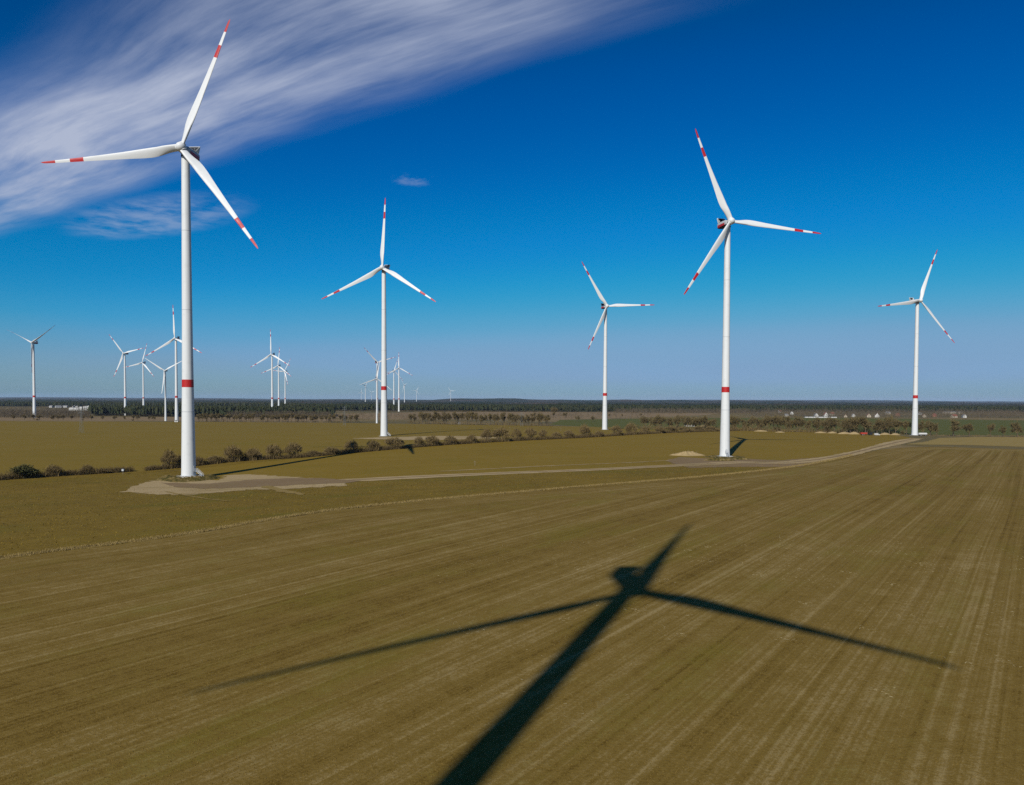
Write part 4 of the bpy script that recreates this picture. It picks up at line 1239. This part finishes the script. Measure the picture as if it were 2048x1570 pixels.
house('small white hut beside the plain older turbine', G(353, 844.0), 5, 3, 2.4, 0.4, 0.1, M['wall_w'], M['roof_g'], 'field huts', 1, 'transformer_hut', 'hut')
house('small white hut near the avenue behind the hedgerow turbine', G(918, 848.0), 4, 3, 2.4, 0.4, 0.1, M['wall_w'], M['roof_g'], 'field huts', 1, 'transformer_hut', 'hut')
TG = 'houses of the far town'
for i, (a, d_) in enumerate(((102, 2900), (109, 2950), (116, 2880), (124, 2950), (131, 2900), (150, 3000), (171, 2960), (179, 3050), (186, 2970), (194, 3060), (200, 2980), (207, 3040), (215, 2950))):
    house((ORD[i] + ' white-walled house of the far town, counted towards the factory') if i < 6 else (ORD[i - 6] + ' red-roofed house of the far town, counted past the factory'), AT(a, d_), 12 + i % 3 * 4, 9, 5, 4, 0.4 * (i % 4), M['wall_w' if i < 6 else ('wall_b' if i % 2 else 'wall_c')], M['roof_g' if i < 6 else 'roof_r'], TG, 2)
# the white factory
fx = AT(157, 2180)
root = link('factory', None, None, P3(fx)); tag(root, 'white factory with silos and a long barrel-roofed hall', 'factory')
hall = MB(); ring = []
for s_, xx in ((0, -26.0), (1, 6.0)):
    ring.append([(xx, 9 * math.cos(t), -0.3 + (3 + 7 * math.sin(t) if True else 0)) for t in np.linspace(0, math.pi, 12)] + [(xx, -9, -0.3), (xx, 9, -0.3)])
hall.loft(ring)
link('hall', hall.mesh('hall', M['wall_w']), root)
link('block', MB().box((6.1, -7, -0.3), (14, 7, 12.5)).mesh('block', M['wall_w']), root)
for i in range(3):
    sl_ = MB().lathe([(2.8, -0.3), (2.8, 12 + i), (0.4, 14 + i)], 20).mesh('silo', M['wall_w'], True, 40)
    link('silo', sl_, root, (17.5 + i * 6.2, 0, 0))
link('tower_house', MB().box((34, -4, -0.3), (40, 4, 17)).mesh('tower_house', M['wall_w']), root)

# ------------------------------------------------------------------ pylons, posts, machines
def pylon(label, xy, h, wd, arms):
    root = link('power_pylon', None, None, P3(xy)); tag(root, label, 'pylon', 'power pylons')
    b = wd / 2; tp = 0.25
    def leg(s, t, f):
        k_ = b + (tp - b) * f; return Vector((s * k_, t * k_, h * f))
    for s in (-1, 1):
        for t in (-1, 1):
            link('leg', MB().bar(leg(s, t, 0) - Vector((0, 0, 0.3)), leg(s, t, 1), 0.075, 0.05).mesh('leg', M['pylon']), root)
    br_ = MB(); fr = [0, 0.2, 0.38, 0.54, 0.68, 0.80, 0.90, 1.0]
    for f0, f1 in zip(fr[:-1], fr[1:]):
        for (s0, t0_), (s1, t1_) in (((-1, -1), (1, -1)), ((1, -1), (1, 1)), ((1, 1), (-1, 1)), ((-1, 1), (-1, -1))):
            br_.bar(leg(s0, t0_, f0), leg(s1, t1_, f1), 0.03); br_.bar(leg(s1, t1_, f0), leg(s0, t0_, f1), 0.03)
    tag(link('bracing', br_.mesh('bracing', M['pylon']), root), kind='stuff')
    for f, wl in arms:
        am = MB().bar((-wl, 0, h * f), (wl, 0, h * f), 0.09)
        am.bar((-wl, 0, h * f), (0, 0, h * f + 0.9), 0.05); am.bar((wl, 0, h * f), (0, 0, h * f + 0.9), 0.05)
        for q in (-wl + 0.1, wl - 0.1):
            am.bar((q, 0, h * f), (q, 0, h * f - 0.9), 0.08)
        link('crossarm', am.mesh('crossarm', M['pylon']), root)


pylon('thin grey lattice pylon in the crop field near the factory', G(163, 866), 22, 3.2, ((0.86, 3.0), (0.97, 2.2)))
pylon('grey lattice pylon among the avenue trees', G(1043, 853), 19, 3.4, ((0.84, 3.0), (0.97, 2.2)))
pylon('slim lattice pylon at the gap in the tree row', G(689, 851), 25, 3.0, ((0.86, 3.0), (0.97, 2.2)))
for a, b, h_, lab in ((950, 932, 2.2, 'thin wooden marker post behind the dirt track'), (1020, 861, 3.0, 'pale marker post in the field beyond the hedgerow'), (1122, 863, 3.4, 'pale marker post near the level-blade turbine'), (621, 846, 3, 'thin marker post at the far edge of the crop field')):
    root = link('marker_post', None, None, P3(G(a, b))); tag(root, lab, 'post', 'marker posts')
    link('post', MB().bar((0, 0, -0.3), (0, 0, h_), 0.09, 0.08, 6).mesh('post', M['wood']), root)
    link('cap', MB().bar((0, 0, h_), (0, 0, h_ + 0.25), 0.13, 0.03, 6).mesh('cap', M['wall_w']), root)
root = link('bird_box_post', None, None, P3(G(246, 949))); tag(root, 'grey box on a post beside the hedgerow gap', 'post')
link('post', MB().bar((0, 0, -0.3), (0, 0, 1.6), 0.09, 0.09, 6).mesh('post', M['wood']), root)
link('box', MB().box((-0.45, -0.35, 1.6), (0.45, 0.35, 2.5)).mesh('box', M['steel']), root)
link('box_lid', MB().box((-0.52, -0.42, 2.5), (0.52, 0.42, 2.58)).mesh('box_lid', M['roof_g']), root)


def wheel(root, x, y, r_, wd=0.35):
    o = link('wheel', MB().bar((x, y - wd / 2, r_), (x, y + wd / 2, r_), r_, r_, 14).mesh('wheel', M['rubber']), root)
    link('rim', MB().bar((x, y - wd / 2 - 0.02, r_), (x, y + wd / 2 + 0.02, r_), r_ * 0.5, r_ * 0.5, 10).mesh('rim', M['steel']), o)


mx = G(1727, 870.5)
root = link('tipper_trailer', None, None, P3(mx)); tag(root, 'red tipper trailer parked before the bare trees', 'trailer')
link('bed', MB().add([(-3.1, -1.2, 1.2), (3.1, -1.2, 1.2), (3.1, 1.2, 1.2), (-3.1, 1.2, 1.2), (-3.4, -1.35, 2.9), (3.4, -1.35, 2.9), (3.4, 1.35, 2.9), (-3.4, 1.35, 2.9)],
                     [(3, 2, 1, 0), (4, 5, 6, 7), (0, 1, 5, 4), (1, 2, 6, 5), (2, 3, 7, 6), (3, 0, 4, 7)]).mesh('bed', M['redsteel']), root)
link('chassis', MB().box((-2.8, -0.6, 0.75), (4.0, 0.6, 1.15)).mesh('chassis', M['rubber']), root)
for x in (-1.6, -0.2):
    for y in (-1.1, 1.1):
        wheel(root, x, y, 0.55)
mx = G(1741, 870.5)
root = link('excavator', None, None, P3(mx)); tag(root, 'dark excavator with folded arm between red trailer and white van', 'excavator')
for y in (-1.2, 1.2):
    link('track', MB().loft([[(2.0 * math.cos(t), y + s * 0.3, 0.5 + 0.5 * math.sin(t)) for t in np.linspace(0, 2 * math.pi, 14, endpoint=False)] for s in (-1, 1)]).mesh('track', M['rubber']), root)
link('body', MB().box((-2.1, -1.3, 1.05), (1.4, 1.3, 2.2)).mesh('body', M['dark']), root)
cb = link('cab', MB().box((0.0, 0.1, 2.2), (1.3, 1.25, 3.3)).mesh('cab', M['dark']), root)
link('window', MB().box((0.1, 1.24, 2.4), (1.2, 1.28, 3.2)).mesh('window', M['glass']), cb)
link('boom', MB().bar((1.2, -0.4, 1.9), (3.6, -0.4, 4.4), 0.28, 0.24).mesh('boom', M['dark']), root)
link('stick', MB().bar((3.5, -0.4, 4.4), (4.6, -0.4, 2.0), 0.22, 0.16).mesh('stick', M['dark']), root)
link('bucket', MB().box((4.1, -0.9, 1.2), (5.0, 0.1, 2.0)).mesh('bucket', M['dark']), root)
mx = G(1754, 871)
root = link('van', None, None, P3(mx)); tag(root, 'white van parked beside the dark excavator', 'van'); root.rotation_euler[2] = 0.2
prof = [(-2.7, 0.45), (2.7, 0.45), (2.7, 1.15), (1.9, 1.3), (1.2, 2.3), (-2.7, 2.4)]
link('body', MB().loft([[(x, s * 1.0, z) for x, z in prof] for s in (-1, 1)]).mesh('body', M['wall_w']), root)
for s in (-1, 1):
    link('window', MB().add([(0.6, s * 1.01, 1.35), (1.7, s * 1.01, 1.35), (1.15, s * 1.01, 2.1), (0.6, s * 1.01, 2.1), (0.6, s * 1.03, 1.35), (1.7, s * 1.03, 1.35), (1.15, s * 1.03, 2.1), (0.6, s * 1.03, 2.1)],
                            [(0, 1, 2, 3), (7, 6, 5, 4), (0, 4, 5, 1), (1, 5, 6, 2), (2, 6, 7, 3), (3, 7, 4, 0)]).mesh('window', M['glass']), root)
    for x in (-1.7, 1.7):
        wheel(root, x, s * 0.9, 0.36, 0.26)
mx = G(1845, 871.5)
root = link('tank_trailer', None, None, P3(mx)); tag(root, 'long white tank trailer beside the farthest big turbine tower', 'trailer')
link('tank', MB().bar((-4.2, 0, 1.9), (4.2, 0, 1.9), 1.15, 1.15, 18).mesh('tank', M['wall_w'], True, 40), root)
link('chassis', MB().box((-4.0, -0.5, 0.6), (4.2, 0.5, 0.85)).mesh('chassis', M['rubber']), root)
for x in (-3.0, -1.8, 2.6):
    for y in (-1.0, 1.0):
        wheel(root, x, y, 0.48)

# birds, dark specks in the sky
def bird(label, px_, py_, dist, span, rz):
    d = _fw * FOC + _rt * (px_ - CX) - _up * (py_ - CY)
    p = EYE + d * (dist / d[1])
    s = span / 2
    b_ = MB()
    b_.loft([[(r_ * math.cos(t), y, r_ * math.sin(t)) for t in np.linspace(0, 6.283, 8, endpoint=False)] for y, r_ in ((-0.32 * s, 0.02 * s), (-0.2 * s, 0.09 * s), (0.05 * s, 0.11 * s), (0.3 * s, 0.05 * s), (0.5 * s, 0.02 * s))])
    for q in (-1, 1):
        v = [(q * 0.05 * s, -0.15 * s, 0.02 * s), (q * 0.5 * s, -0.22 * s, 0.22 * s), (q * s, 0.05 * s, 0.1 * s), (q * 0.5 * s, 0.12 * s, 0.2 * s), (q * 0.05 * s, 0.15 * s, 0.02 * s)]
        v2 = [(a, b, c - 0.03 * s) for a, b, c in v]
        b_.add(v + v2, [(0, 1, 2, 3, 4), (9, 8, 7, 6, 5)] + [(i, 5 + i, 5 + (i + 1) % 5, (i + 1) % 5) for i in range(5)])
    o = link('bird', b_.mesh('bird', M['bird']), None, tuple(p)); o.rotation_euler[2] = rz
    tag(o, label, 'bird', 'birds in the sky')


bird('dark bird gliding high above the farthest big turbine', 1857, 412, 420, 1.1, 0.9)
bird('tiny dark bird beside the largest turbine tower', 450, 593, 420, 1.0, 0.3)
bird('tiny dark bird above the three clustered turbines', 541, 622, 420, 0.9, 1.7)

# ------------------------------------------------------------------ air
hz = MB().box((-43000, -43000, -9.0), (43000, 43000, 215.0)).mesh('haze', None)
hm = bpy.data.materials.new('haze_air'); hm.use_nodes = True
t = NT(hm.node_tree)
pv = t.n('ShaderNodeVolumePrincipled', {'Color': (0.62, 0.76, 1.0), 'Density': 1.9e-5, 'Anisotropy': 0.0})
t.n('ShaderNodeOutputMaterial', {'Volume': pv.outputs[0]})
hz.materials.append(hm)
tag(link('haze', hz), 'thin bluish air over the whole plain', 'haze', kind='stuff')
